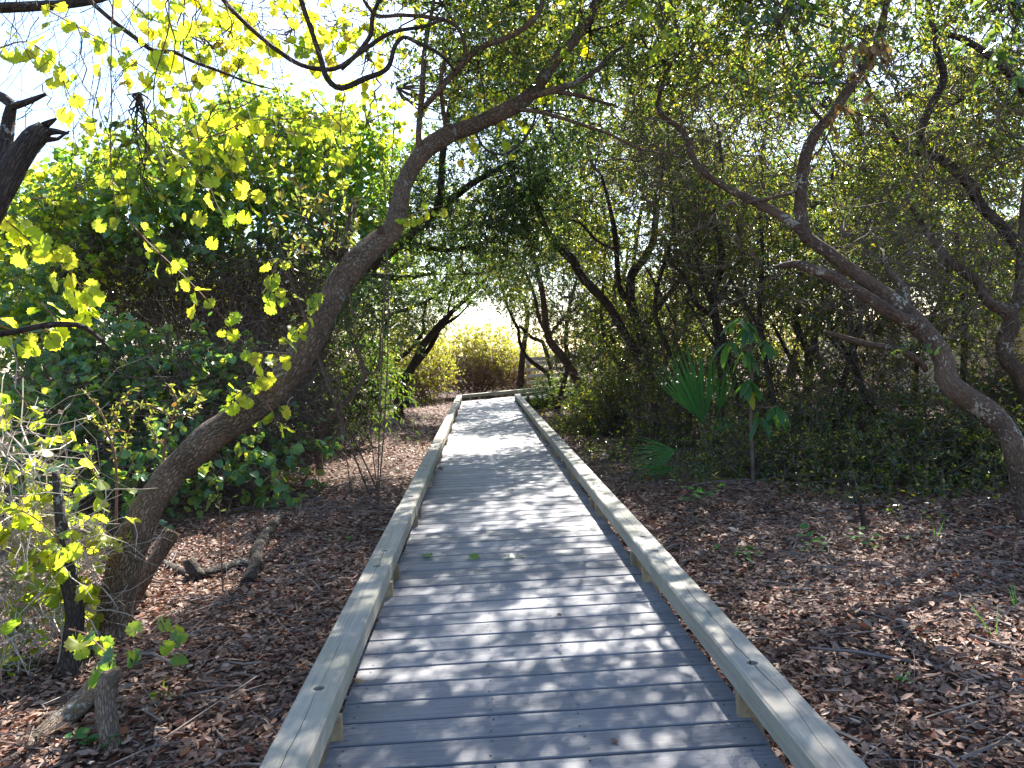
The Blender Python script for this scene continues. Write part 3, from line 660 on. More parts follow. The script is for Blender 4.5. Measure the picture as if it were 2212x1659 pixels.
tree('red_barked_tree', 'slim tree with reddish bark leaning left over the far boardwalk', 'tree',
 [(1292,900,18.3,.115),(1252,832,18.3,.105),(1218,775,18.3,.1),(1187,735,18.3,.095),(1178,690,18.2,.08),(1173,640,18.1,.07),(1160,580,18,.065),(1150,540,18,.06),(1140,495,18,.05),(1120,430,18,.03)],
 [[(1190,735,18.3,.05),(1165,690,18.4,.045),(1155,640,18.4,.04),(1130,580,18.4,.03),(1100,540,18.4,.02)],
  [(1185,728,18.2,.04),(1215,690,18.2,.035),(1250,660,18.2,.03),(1300,600,18.3,.02)]],
 [(1150,575,60,35,15.6,dict(L=.06,tau=.7)),(1190,435,85,60,17.2,dict(L=.065,tau=.9)),(1215,315,85,65,19.2,dict(L=.065,tau=.9)),(1100,540,70,45,18.3,S),(1180,470,90,60,18,S),(1230,600,70,60,18.3,S),(1280,640,80,70,18.5,S),(1110,610,50,30,18.4,dict(L=.06,tau=.5)),(1260,760,90,70,17.6,dict(L=.06,tau=.9)),(1310,830,80,55,17.4,dict(L=.06,tau=.9)),(1250,500,110,70,18.4,S)],
 LEAF_OAK, BARK_RED, TWIG, behind=1, sides=10, step=.12, tang=[(1270,720,110,110,17.8,260,.9,.006)])
tree('dark_stem_tree', 'thin dark upright tree just behind the red barked tree', 'tree',
 [(1200,892,19.6,.075),(1214,842,19.6,.065),(1226,790,19.7,.06),(1222,730,19.8,.055),(1230,660,19.9,.045),(1250,590,20,.03)], [],
 [(1240,560,90,60,20,S),(1215,700,40,40,19.8,dict(L=.06,tau=.8))], LEAF_OAK, BARK_DARK, TWIG, sides=9, step=.12)
tree('curved_tree', 'thin curved tree at the bend of the boardwalk with airy crown', 'tree',
 [(1200,850,21.2,.08),(1186,815,21.2,.07),(1160,790,21.2,.06),(1137,770,21.2,.055),(1122,738,21.2,.05),(1120,712,21.2,.048),(1108,690,21.2,.045),(1091,646,21.2,.04),(1081,608,21.2,.03),(1065,570,21.2,.02)],
 [[(1190,800,21.2,.05),(1180,760,21.3,.06),(1172,738,21.3,.06),(1150,730,21.3,.055),(1121,703,21.3,.04)],
  [(1095,655,21.2,.02),(1120,640,21.2,.02),(1125,600,21.2,.015)]],
 [(1095,640,40,32,21.2,dict(L=.06,tau=.7)),(1075,590,60,30,21,dict(L=.06,tau=.7)),(1140,650,45,50,21.4,dict(L=.06,tau=.5)),(1160,700,25,40,21.4,dict(L=.06,tau=.8))], LEAF_OAK, BARK_DARK, TWIG, sides=8, step=.15)
tree('upright_tree', 'upright dark tree standing between the palmetto and the beige wall', 'tree',
 [(1545,985,11.6,.08),(1555,900,11.7,.075),(1560,800,11.8,.07),(1548,700,11.8,.065),(1540,640,11.8,.06),(1560,560,11.8,.05),(1545,470,11.8,.04),(1560,380,11.9,.03),(1550,270,12,.02)],
 [[(1548,650,11.8,.05),(1580,600,11.8,.045),(1600,540,11.9,.04),(1590,450,12,.03)],[(1545,690,11.8,.04),(1500,650,11.7,.035),(1480,600,11.6,.03),(1440,560,11.5,.02)]],
 [(1560,420,110,90,12,dict(L=.065,tau=.5)),(1600,270,130,110,12,dict(L=.065,tau=.3)),(1560,130,150,110,12,dict(L=.065,tau=.3)),(1660,420,110,100,12.2,dict(L=.065,tau=.5)),(1520,560,80,70,11.8,dict(L=.05,tau=.7))],
 LEAF_OAK, BARK_DARK, TWIG, behind=1.2, sides=10, step=.1, tang=[(1580,480,190,280,12,400,1.,.0068)])
tree('crooked_tree', 'crooked dark tree behind the trunk with white lichen', 'tree',
 [(1705,975,11.2,.075),(1725,900,11.2,.07),(1745,830,11.3,.065),(1745,760,11.3,.06),(1720,700,11.3,.055),(1730,650,11.4,.05),(1760,600,11.4,.045),(1750,520,11.5,.04),(1790,430,11.6,.03),(1800,340,11.7,.02)],
 [[(1735,720,11.3,.04),(1775,690,11.3,.05),(1810,660,11.4,.04),(1850,630,11.5,.03)],[(1745,830,11.3,.04),(1700,760,11.2,.03),(1670,700,11.1,.02)]],
 [(1780,450,110,90,11.8,dict(L=.065,tau=.5)),(1850,330,120,100,12,dict(L=.065,tau=.5)),(1740,260,120,100,12,dict(L=.065,tau=.5)),(1900,560,110,80,12,dict(L=.05,tau=.6)),(1780,130,150,110,12,dict(L=.065,tau=.5))],
 LEAF_OAK, BARK_DARK, TWIG, behind=1.2, sides=10, step=.1, tang=[(1780,540,190,260,11.9,400,1.,.0068)])

for lb, bx, by, bd, tx, ty in [
 ('slender dark trunk just left of the upright palmetto', 1478, 968, 12.6, 1445, 380), ('slender trunk just right of the large drooping leaves', 1668, 990, 10.4, 1640, 430), ('slender trunk leaning right before the left end of the beige wall', 1790, 1000, 9.7, 1870, 480),
 ('slender trunk leaning left under the twin limbs of the lichen tree', 1900, 1010, 9.3, 1820, 590), ('slender upright trunk before the beige wall near the bent tree', 2085, 960, 9.8, 2075, 420), ('slender trunk between the red barked and the forked tree', 1352, 925, 15.2, 1310, 520),
 ('slender trunk right of the lichen tree, curving over the wall', 1985, 985, 10.2, 2030, 520), ('slender trunk in the gap left of the forked tree', 1395, 935, 16., 1470, 500), ('slender trunk behind the drooping leaves leaning left', 1600, 985, 11.4, 1500, 480)]:
    xm = (bx+tx)/2
    tree('slender_tree', lb, 'tree', [(bx,by,bd,.045),(bx+rng.normal(0,12),by-(by-ty)*.2,bd,.042),(xm+rng.normal(0,22),by-(by-ty)*.5,bd+.1,.036),(tx+rng.normal(0,14),by-(by-ty)*.8,bd+.1,.026),(tx,ty,bd+.2,.012)],
      [[(xm,by-(by-ty)*.5,bd+.1,.026),(xm+50,by-(by-ty)*.65,bd+.2,.02),(xm+75,by-(by-ty)*.85,bd+.3,.01)]] if bx % 2 else [[(xm,by-(by-ty)*.45,bd+.1,.024),(xm-45,by-(by-ty)*.6,bd,.02),(xm-80,by-(by-ty)*.7,bd,.01)]],
      [(tx,ty,90,70,bd+.6,dict(L=.06,tau=.4)),(xm+30,by-(by-ty)*.7,60,60,bd+.6,dict(L=.055,tau=.4))], LEAF_OAK, BARK_DARK, TWIG, 'slender trunks along the right of the walk', sides=8, step=.12, tang=[(xm,by-(by-ty)*.55,90,150,bd+.2,90,.9,.006)])
# ---- 5. trees on the left, farther along
S = dict(L=.06, tau=.9)
tree('multi_stemmed_tree', 'dark multi stemmed tree sweeping over the walk from the far left', 'tree',
 [(861,888,20,.11),(861,834,20,.1),(887,799,20,.1),(918,740,20,.095),(967,684,20,.075),(998,653,20,.055),(1030,625,20,.035),(1060,590,20,.02)],
 [[(878,880,20,.09),(875,834,20,.08),(890,799,20.1,.075),(929,750,20.2,.065),(953,708,20.2,.05),(991,681,20.2,.03),(1020,650,20.2,.02)],
  [(814,862,20,.06),(845,830,20,.075),(873,812,20,.08)],
  [(856,825,20,.06),(854,785,20,.06),(887,754,20,.055),(914,715,20,.05),(914,684,20,.03),(925,640,20,.02)],
  [(810,850,19.8,.05),(803,785,19.7,.06),(831,729,19.6,.065),(841,684,19.5,.055),(887,665,19.4,.045),(940,640,19.3,.035),(985,600,19.2,.02)],
  [(967,684,20,.03),(975,640,20,.03),(1000,600,20,.02)]],
 [(850,640,80,60,19.6,S),(940,610,80,40,19.6,S),(1000,570,70,40,19.6,S),(800,580,90,70,19.4,S),(900,540,100,60,19,S),(1010,520,100,45,19,S),(830,740,50,45,19.4,dict(L=.06,tau=.9)),(770,680,60,60,19,S),(960,655,45,30,19.5,dict(L=.06,tau=.9)),(920,690,45,35,19.6,dict(L=.06,tau=.8)),(1005,620,40,28,19.2,dict(L=.06,tau=.9)),(880,720,40,30,19.6,dict(L=.06,tau=.7)),(1040,590,45,25,19,dict(L=.06,tau=.9))],
 LEAF_OAK, BARK_DARK, TWIG_DARK, behind=1, sides=10, step=.12)
tree('dense_oak', 'dense dark oak crown hanging above the middle of the boardwalk', 'tree',
 [(700,940,14.5,.13),(690,800,14.2,.12),(720,680,13.8,.11),(790,590,13.2,.1),(870,520,12.6,.085),(950,450,12.2,.07),(1030,390,12,.05),(1110,350,12,.03)],
 [[(950,450,12.2,.06),(960,300,11.6,.05),(985,160,11.2,.04),(1000,20,11.4,.035),(900,-120,12.4,.03),(740,-200,13,.02)],[(870,520,12.6,.05),(960,540,12.3,.04),(1030,530,12.2,.025)],[(790,590,13.2,.06),(860,600,13,.05),(940,590,12.8,.03)]],
 [(960,400,100,70,12.1,dict(L=.05,tau=1.7)),(1080,390,100,70,12,dict(L=.05,tau=1.7)),(930,490,90,60,12.2,dict(L=.05,tau=1.7)),(1040,480,100,55,12,dict(L=.05,tau=1.7)),(1130,450,80,60,12.2,dict(L=.05,tau=1.6)),
  (1150,540,50,30,12.4,dict(L=.05,tau=.8)),(900,570,70,35,12.8,dict(L=.05,tau=1.)),(1040,300,110,50,12.2,dict(L=.05,tau=1.)),(1180,330,90,70,12.4,dict(L=.05,tau=1.1)),(760,640,60,50,13.6,dict(L=.05,tau=1.)),
  (1110,90,190,110,10.2,dict(L=.06,tau=.75)),(1120,240,130,60,9.2,dict(L=.055,tau=.45)),(1060,40,100,90,11.2,dict(L=.06,tau=.6)),(1250,130,140,90,10.6,dict(L=.06,tau=.7)),(1100,-130,130,80,12.4,dict(L=.075,tau=.8)),(1200,-160,160,90,12.4,dict(L=.075,tau=.9)),(1000,200,130,70,12.5,dict(L=.06,tau=.6)),(1140,150,160,90,12.5,dict(L=.06,tau=.7)),(1000,590,60,22,12.5,dict(L=.05,tau=.5))],
 LEAF_BAY, BARK_DARK, TWIG_DARK, sides=10, step=.1, tang=[(1000,420,150,120,12,200,.8,.004)])
tree('pale_sapling', 'thin pale grey sapling leaning right beside the left edge of the walk', 'sapling',
 [(690,1022,11.1,.045),(690,965,11.1,.04),(700,921,11.1,.038),(735,880,11.1,.036),(770,841,11.1,.034),(788,803,11.1,.03),(765,747,11,.026),(751,704,11,.022),(744,657,11,.016),(740,600,11,.01)],
 [[(786,806,11.1,.028),(808,806,11.1,.024),(820,785,11.1,.02),(822,730,11.1,.014),(830,680,11.1,.008)]],
 [(750,640,50,45,11,dict(L=.05,tau=.5)),(825,690,40,45,11.2,dict(L=.05,tau=.5))], LEAF_BAY, BARK_PALE, TWIG, sides=9, step=.08, bump=.07)

# ---- 6. background trees that close the view
bgs = [(1120,480,26,'pale'),(1330,520,24,0),(1480,520,23,0),(1640,520,22,0),(1800,480,21,0),(1960,460,20,0),(2130,430,19,0),(1400,250,24,0),(1700,220,22,0),(2000,200,20,0)]
bl = ['farthest slim background tree with yellowish leaves above the bend', 'background tree filling the gap right of the red barked tree', 'background tree seen through the forked dark tree', 'background tree behind the upright tree by the palmetto',
      'background tree behind the crooked tree', 'background tree behind the bent trunks on the right', 'background tree at the right edge above the beige wall', 'tall background tree high above the forked tree', 'tall background tree high above the lichen trunk', 'tall background tree near the upper right corner']
for (x, y_, d, kd), lb in zip(bgs, bl):
    gx, gy = P(x, 830, d)[:2]; gz = float(ground_h(gx, gy)); topz = P(x, y_, d)[2]
    pts = [(gx, gy, gz, .12)]
    for f_ in (.25, .5, .75, 1.): pts.append((gx+rng.normal(0, .35), gy+rng.normal(0, .3), gz+(topz-gz)*f_, .12*(1-.75*f_)))
    pts = np.array(pts)
    cl_ = []
    for k in range(7 if d < 26 else 4):
        cl_.append((x+rng.normal(0, 75), y_+rng.uniform(-120, 170) if d < 26 else y_+rng.uniform(-30, 90), 95, 80, d+rng.uniform(-1.5, 1.5), dict(L=.085, tau=.62, subs=5, sub_r=.014, tw_r=.005)))
    tree('background_tree', lb, 'tree', pts, [], cl_, LEAF_SHRUB if kd or int(x) % 4 == 0 else LEAF_OAK, BARK_DARK, TWIG, group='background trees closing the view on the right', sides=8, step=.25,
         tang=[(x, y_+80, 120, 160, d, 120, 1.2, .009)])

# dense wood far behind, reads as one mass on either side
def wood_mass(name, label, spec, leafm):
    rt = thing(name, label, 'trees', P(spec[0][0], 820, spec[0][4])*np.array([1, 1, 0])); gt = Geo()
    for q in spec: masses(rt, gt, np.array([P(q[0], 830, q[4])]), leafm, TWIG_DARK, *q)
    gt.build('twigs', TWIG_DARK, rt, stuff=True)
wood_mass('tree_row', 'dark wood closing the view behind the trunks on the right', [(1300,760,140,90,26,1.2,.11),(1450,740,150,100,25,1.2,.11),(1620,730,150,90,25,1.,.11),(1780,700,150,70,24,.6,.11)], LEAF_OAK)
wood_mass('tree_row', 'dark wood filling the hollow behind the vine mound on the left', [(100,640,130,110,16,1.2,.09),(300,640,130,120,16,1.3,.09),(500,650,130,130,16,1.5,.09),(660,650,110,130,16.5,1.5,.09),(760,780,70,110,17,1.4,.09),(420,620,220,90,14.8,1.2,.08),(180,600,140,90,14.5,1.2,.08),(640,600,90,90,15.5,1.3,.08),(560,760,120,70,14,1.,.075),(700,780,60,80,15,1.2,.08),(60,760,80,70,13,1.,.08),(560,820,130,90,15.5,1.3,.09),(350,850,130,90,15,1.2,.09),(650,860,80,70,15.5,1.2,.09),(780,560,80,80,17,1.2,.09)], LEAF_OAK)
# ---- 7. shrubs
def shrub(name, label, cat, base_px, clumps, leaf, twigm=TWIG, stems=7, tang=(), group=None, stem_r=.012, barkm=None):
    bx, by, bd = base_px; b = P(bx, by, bd); b[2] = ground_h(b[0], b[1])
    root = thing(name, label, cat, b, group); gl, gt, gs = Geo(), Geo(), Geo()
    PL = []
    for k in range(stems):
        q = clumps[k % len(clumps)]; c = P(q[0]+rng.normal(0, q[2]*.4), q[1]+rng.normal(0, q[3]*.4), q[4]); s = np.linspace(0, 1, 7)[:, None]
        st = b+np.array([rng.normal(0, .25), rng.normal(0, .2), 0]); st[2] = ground_h(st[0], st[1])-.05
        mid = (st+c)/2+np.array([rng.normal(0, .2), rng.normal(0, .2), .25])
        PL.append((1-s)**2*st+2*s*(1-s)*mid+s*s*c)
    PL = np.array(PL); tubes(gs, PL, np.linspace(1, .35, 7)[None]*stem_r*rng.uniform(.7, 1.4, (stems, 1)), 6)
    for q in clumps:
        kw = q[5] if len(q) > 5 else {}
        if 'shape' in kw: clump(gl, gt, PL.reshape(-1, 3), *q[:5], **kw)
        else: masses(root, gt, PL.reshape(-1, 3), leaf, twigm, *q[:5], **dict(dict(sub_r=.006), **kw))
    for q in tang:
        cc = P(q[0], q[1], q[4]); tangle(gt, cc, (q[2]*q[4]/F_PX, (q[2]+q[3])/2*q[4]/F_PX, q[3]*q[4]/F_PX), q[5], q[6], q[7], axes=AX)
    gs.build('stems', twigm, root, stuff=True); gt.build('twigs', twigm, root, stuff=True); gl.build('foliage', leaf, root, stuff=True)
    return root
V = lambda tau=.9, L=.09, **k: dict(L=L, tau=tau, shape='heart', wid=1., per=7, droop=.5, up=.9, **k)
# far shrubs at the bend, in full sun
TWIG_BROWN = plain('brown_shrub_twig', (.15,.085,.055), (.28,.18,.125), 5.0)
shrub('dense_shrub', 'sunlit yellow green shrub beyond the bend with brown bare twigs below', 'shrub', (1030,840,28.5),
 [(1000,745,60,45,28.5,dict(L=.075,tau=1.3)),(1050,750,60,45,29,dict(L=.075,tau=1.3)),(960,780,50,40,28,dict(L=.075,tau=1.2)),(1090,785,50,40,29,dict(L=.075,tau=1.2)),(1020,790,80,40,28.2,dict(L=.07,tau=.8))],
 LEAF_SHRUB, TWIG_BROWN, 16, [(1010,815,90,35,28,1200,1.0,.008),(1080,815,60,30,28.5,500,1.0,.008)], stem_r=.03)
shrub('round_shrub', 'lower rounded yellow green shrub right of the sunlit shrub at the bend', 'shrub', (1140,838,30),
 [(1130,790,45,40,30,dict(L=.075,tau=1.3)),(1160,800,30,35,30.5,dict(L=.075,tau=1.2)),(1110,815,40,22,29.6,dict(L=.075,tau=1.))], LEAF_SHRUB, TWIG_BROWN, 8, [(1135,825,45,18,29.8,300,.9,.008)], stem_r=.03)
shrub('tall_shrub', 'tall bright shrub left of the bend behind the multi stemmed tree', 'shrub', (905,860,26),
 [(900,740,55,60,26,dict(L=.075,tau=1.2)),(930,800,45,40,25.5,dict(L=.075,tau=1.)),(870,790,50,50,26,dict(L=.075,tau=1.)),(840,700,60,60,27,dict(L=.08,tau=1.1)),(905,845,60,28,25,dict(L=.075,tau=.7))],
 LEAF_SHRUB, TWIG_BROWN, 10, [(900,830,60,40,25.5,400,1.,.008)], stem_r=.03)
# thicket of vines on the left
shrub('vine_mound', 'tall mound of sunlit vines behind the leaning tree on the left', 'vine', (420,1000,13),
 [(90,520,150,110,12,V(1.,mi=0)),(260,430,150,110,12.5,V(1.)),(430,380,150,110,13,V(1.)),(580,330,150,110,13.5,V(1.)),(720,340,120,90,14,V(1.)),(830,330,90,70,14,V(.9)),
  (560,230,80,50,14,V(.7)),(440,290,80,50,13.5,V(.6)),(330,480,140,90,11.6,V(1.)),(540,470,150,90,12.4,V(1.)),(700,460,110,90,13,V(1.)),(150,420,110,60,12.5,V(.8)),(680,270,70,50,14.5,V(.7)),(800,440,80,80,13.5,V(.9)),(20,450,110,70,12.5,V(.8))],
 LEAF_VINE, TWIG, 14, [(450,620,330,110,12.8,2600,.9,.0055),(600,700,200,110,12.6,900,.9,.005),(250,600,240,110,12,900,.9,.005)], stem_r=.02)
Y = lambda tau=.5, L=.085: dict(L=L, tau=tau, shape='heart', wid=1., per=6, droop=.4, up=.7)
shrub('vine_canopy', 'glowing yellow green vine leaves spread over the top of the tall vine mound', 'vine', (420,1000,12.4),
 [(60,470,110,60,11,Y()),(200,390,110,60,11,Y()),(330,330,90,60,11.5,Y()),(440,270,90,50,12,Y(.45)),(560,250,90,50,12.5,Y(.5)),(690,250,80,50,13,Y(.5)),(800,260,60,50,13,Y(.5)),(620,310,110,50,12,Y(.35)),(100,560,120,60,10.6,Y(.4)),(450,380,120,50,11.6,Y(.35)),(40,620,70,60,9.4,Y(.4))],
 LEAF_GREENYEL, TWIG, 8, stem_r=.012)
shrub('vine_canopy', 'backlit yellow vine leaves massed behind the lianas at the top', 'vine', (800,980,9.),
 [(520,50,80,50,7,Y(.45,.095)),(620,60,70,50,7.2,Y(.35,.095)),(720,60,60,50,7.4,Y(.28,.095)),(780,150,40,40,7.4,Y(.2,.09)),(450,90,60,60,6.8,Y(.3,.095)),(860,20,50,40,7.6,Y(.25,.09)),(1060,180,70,50,8.,Y(.35,.085)),(1010,240,70,40,8,Y(.35,.085)),(1160,60,80,60,8,Y(.3,.085))],
 LEAF_YELLOW, TWIG, 6, stem_r=.008)
shrub('vine_mound', 'dark green bank of broad vine leaves low on the left behind the leaning trunk', 'vine', (260,1060,9.6),
 [(90,720,110,70,9.6,V(1.44,.085)),(230,760,110,60,9.4,V(1.44,.085)),(340,820,110,60,9.3,V(1.44,.08)),(130,840,120,60,9,V(1.44,.085)),(260,890,110,50,8.9,V(1.12,.085)),(420,760,90,50,9.6,V(0.88,.08)),(60,640,80,60,9.8,V(1.28,.085)),(480,830,70,50,9.4,V(0.72,.08)),(420,900,90,50,9,V(0.80,.08)),(60,950,90,60,8.4,V(0.96,.085)),(560,1010,70,60,8.6,V(0.72,.085)),(480,980,60,70,8.4,V(0.64,.08)),(640,960,60,60,9.6,V(0.64,.08)),(150,960,110,50,8.2,V(.7,.08)),(290,1000,90,50,7.8,V(.55,.075)),(190,1060,110,50,7.4,V(.5,.075)),(370,980,60,60,8.,V(.5,.075)),(400,1060,60,50,7.8,V(.4,.07)),(90,880,80,50,8.4,V(.7,.08))],
 LEAF_VINE, TWIG, 12, [(260,900,260,150,9.3,1500,.7,.0045),(500,880,200,150,9.8,1300,.8,.0045),(200,1050,220,80,8.2,500,.7,.004),(620,900,120,140,10.4,700,.8,.0045)], stem_r=.015)
shrub('dark_shrub', 'dark shrub with long drooping leaves left of the far boardwalk', 'shrub', (770,920,14.5),
 [(760,850,60,50,14.4,dict(L=.12,tau=2.4,wid=.28,droop=.9,shape='oval')),(820,830,50,45,14.8,dict(L=.12,tau=2.4,wid=.28,droop=.9,shape='oval')),(740,780,50,50,14.2,dict(L=.07,tau=1.3)),(790,770,45,40,14.6,dict(L=.1,tau=1.8,wid=.3,droop=.8,shape='oval')),(700,860,50,60,13.6,dict(L=.06,tau=.7))],
 LEAF_BAY, TWIG_DARK, 5, [(740,870,100,70,14,300,.8,.005)])
# understory on the right
U = lambda tau=.75, L=.042: dict(L=L*1.12, tau=tau*.5)
under = [
 ('leafy thicket of small leaves beside the right tree base', (1330,930,14.5), [(1320,860,60,50,14.5,U(.9,.05)),(1290,900,40,30,15,U(.8,.05)),(1380,840,60,60,14.8,U(.9,.05)),(1400,730,60,60,15,U(.8,.05))]),
 ('glossy thicket between the forked tree and the green palmetto', (1470,960,12.5), [(1450,830,70,70,12.8,U()),(1490,920,60,50,12,U()),(1450,700,70,70,13,U()),(1420,900,40,40,13,U())]),
 ('thicket of small dark leaves right of the green palmetto', (1620,990,10.8), [(1620,930,80,55,10.5,U()),(1580,820,70,70,11.5,U()),(1680,860,80,70,11,U()),(1640,700,80,70,12,U(.7))]),
 ('wide thicket of small glossy leaves in front of the beige wall', (1810,1000,9.6), [(1780,880,90,60,9.6,U()),(1860,830,90,60,10,U()),(1800,960,90,50,9.2,U()),(1900,920,90,60,9.4,U())]),
 ('low leafy thicket under the leaning trunk with lichen', (2020,1010,8.4), [(2000,940,90,50,8.4,U(.7)),(2080,980,80,50,8.2,U(.7)),(1960,1000,90,40,8.2,U(.6)),(2120,920,80,40,8.6,U(.6))]),
 ('sparse thicket at the right edge below the bent trunk', (2180,1010,8.2), [(2160,850,80,50,8.8,U(.7)),(2200,1000,60,60,8,U(.5)),(2150,1050,70,40,7.8,U(.45)),(2210,900,60,50,8.6,U(.6))]),
 ('low sparse ground shrub in front of the wide glossy thicket', (1700,1050,8.6), [(1700,1010,90,30,8.7,U(.45)),(1620,1020,70,30,9,U(.45)),(1800,1040,90,28,8.2,U(.4)),(1900,1060,90,28,7.9,U(.35)),(2010,1070,80,26,7.6,U(.35))]),
]
for lb, bp_, cls in under:
    ms = [(c[0], c[1]+10, c[2]+15, c[3]+35, c[4]+.2, 140, .8, .0046) for c in cls]
    shrub('thicket', lb, 'shrub', bp_, cls, LEAF_OAK, TWIG, 26, ms, group='thickets along the right of the walk')
gl, gs_ = Geo(), Geo(); n = 900
ux, uy = rng.uniform(1.5, 6.5, n), rng.uniform(5.6, 13, n); keep = (uy > 6.3+.5*rng.normal(size=n)) & (uy > 5.2+ (4.2-ux).clip(0)*1.5); ux, uy = ux[keep], uy[keep]; n = len(ux)
b0 = np.stack([ux, uy, ground_h(ux, uy)], 1); hh_ = rng.gamma(2.2, .09, n); tp = b0+np.stack([rng.normal(0, .09, n), rng.normal(0, .09, n), hh_], 1)
tubes(gs_, np.stack([b0, (b0+tp)/2+rng.normal(size=(n, 3))*.02, tp], 1), np.array([[.0035, .003, .002]]), 4)
ki = np.repeat(np.arange(n), 16); tt = rng.uniform(.2, 1.05, len(ki))[:, None]; Cc = b0[ki]+(tp-b0)[ki]*tt+rng.normal(size=(len(ki), 3))*np.array([.05, .05, .02])
leaves(gl, Cc, rng.normal(size=(len(ki), 3))*np.array([1, 1, .4]), rng.normal(size=(len(ki), 3))*.5+np.array([0, 0, .9]), .045*rng.uniform(.6, 1.3, len(ki)), .5, 'oval')
uroot = thing('groundcover', 'scattered sprouts with small glossy leaves dotting the litter under the right hand trees', 'plants', (3.5, 8, GZ)); gs_.build('stems', TWIG, uroot, stuff=True); gl.build('foliage', LEAF_OAK, uroot, stuff=True)
shrub('yellowing_shrub', 'low yellowing ground shrub at the foot of the red barked tree', 'shrub', (1270,925,15.6), [(1270,912,45,18,15.6,dict(L=.06,tau=.7)),(1310,915,40,20,15.3,dict(L=.06,tau=.7))], LEAF_SHRUB, TWIG_PALE, 6, [(1290,912,60,18,15.5,90,.8,.005)])
shrub('groundcover', 'small dark evergreen patch under the far right trees by the bend', 'plant', (1160,862,21), [(1170,858,40,14,21,dict(L=.05,tau=1.)),(1215,862,40,16,20.4,dict(L=.05,tau=1.))], LEAF_BAY, TWIG, 4)
# pale bare-twigged shrub in the left foreground
shrub('twiggy_shrub', 'sunlit shrub of pale bare twigs with yellow green leaves in the left foreground', 'shrub', (60,1420,4.4),
 [(20,960,60,60,4.6,dict(L=.06,tau=.4,shape='heart',wid=1.,per=4)),(110,1120,60,50,4.4,dict(L=.06,tau=.3,shape='heart',wid=1.,per=4)),(60,1370,70,60,4.2,dict(L=.06,tau=.35,shape='heart',wid=1.,per=4)),(40,1130,80,90,4.3,dict(L=.065,tau=.55,shape='heart',wid=1.,per=4)),(100,1210,90,70,4.3,dict(L=.065,tau=.6,shape='heart',wid=1.,per=4)),(30,1260,70,70,4.2,dict(L=.065,tau=.6,shape='heart',wid=1.,per=4)),(170,1290,60,50,4.4,dict(L=.06,tau=.4,shape='heart',wid=1.,per=4))],
 LEAF_GREENYEL, TWIG_PALE, 18, [(40,1030,110,170,4.4,110,.6,.0042),(90,1230,130,110,4.3,200,.5,.0036),(40,1370,120,120,4.2,170,.5,.004)], stem_r=.006)

# ================================================================ SINGLE THINGS IN THE FOREGROUND
# cut stump with a lying stem, bottom left
def woody(name, label, cat, limbs, bark=BARK, group=None, sides=14, bump=.08, ground=False, endcap=True):
    L0 = px(limbs[0]); root = thing(name, label, cat, L0[0, :3], group)
    for i, q in enumerate(limbs):
        g = Geo(); limb(g, px(q), sides if q[0][3] > .02 else 7, bump, .035); g.build('stem' if i == 0 else 'branch', bark, root, True)
    return root
woody('cut_stump', 'cut tree stump with an upright stem at the bottom left', 'stump', [[(250,1665,3.2,.052),(240,1620,3.22,.042),(232,1560,3.25,.04),(228,1510,3.3,.042),(236,1465,3.32,.043),(262,1448,3.33,.022)]], BARK_PALE)
woody('fallen_log', 'thick sunlit log slanting down to the bottom left corner beside the stump', 'log', [[(10,1690,3.15,.06),(60,1628,3.25,.056),(105,1580,3.35,.05),(150,1545,3.45,.047),(187,1506,3.55,.046),(218,1462,3.65,.042)], [(60,1620,3.25,.05),(50,1602,3.22,.03)]], BARK_PALE)
woody('tree_stump', 'broken brown stump leaning right behind the foot of the leaning tree', 'stump', [[(282,1310,5.15,.06),(300,1270,5.2,.052),(320,1232,5.25,.05),(350,1188,5.35,.05),(375,1148,5.4,.048)], [(300,1280,5.2,.04),(310,1290,5.3,.05)]])
woody('dead_tree', 'shaded short dead trunk behind the pale twiggy shrub on the left', 'tree', [[(160,1500,4.0,.055),(154,1410,4.05,.05),(163,1330,4.1,.048),(150,1260,4.15,.044),(135,1150,4.2,.03),(120,1020,4.3,.02)]], BARK_DARK)
woody('fallen_branch', 'forked grey fallen branch lying in the litter behind the left curb rail', 'branch', [[(535,1268,None,.05),(550,1230,None,.05),(563,1182,None,.052),(582,1150,None,.05),(610,1122,None,.045)], [(548,1232,None,.04),(520,1226,None,.05),(483,1238,None,.05),(433,1250,None,.05),(393,1243,None,.04),(350,1218,None,.03)], [(432,1250,5.72,.05),(415,1225,5.75,.05),(408,1208,5.75,.045)]], BARK_DARK)
woody('broken_limb', 'thick dark broken limb with splintered end poking in at the upper left edge', 'limb', [[(-60,520,3.4,.064),(0,417,3.45,.058),(43,337,3.5,.053),(80,290,3.55,.048),(98,276,3.56,.036)], [(88,285,3.55,.025),(120,284,3.57,.014),(148,288,3.58,.006)], [(95,272,3.56,.02),(112,262,3.56,.012),(122,256,3.56,.005)], [(85,300,3.55,.02),(125,300,3.56,.008),(150,283,3.57,.004)],
  [(0,400,3.6,.04),(8,330,3.7,.035),(20,250,3.75,.028),(25,228,3.75,.024),(0,208,3.8,.022),(-40,190,3.8,.02)], [(22,232,3.75,.02),(55,222,3.7,.016),(100,203,3.7,.008)]], BARK_DARK)
woody('hooked_branch', 'short dark dead branch curving down at the left edge above the vines', 'branch', [[(-20,725,3.5,.014),(40,715,3.55,.013),(100,702,3.6,.013),(165,702,3.65,.013),(200,718,3.7,.012),(235,750,3.72,.007)]], BARK_DARK, sides=8)
woody('leaning_pole', 'dead twig standing upright in the litter on the right', 'stick', [[(1868,1155,6.2,.02),(1862,1110,6.2,.018),(1855,1075,6.2,.014),(1848,1062,6.2,.008)], [(1858,1085,6.2,.012),(1875,1068,6.2,.006)]], BARK_DARK, sides=8)

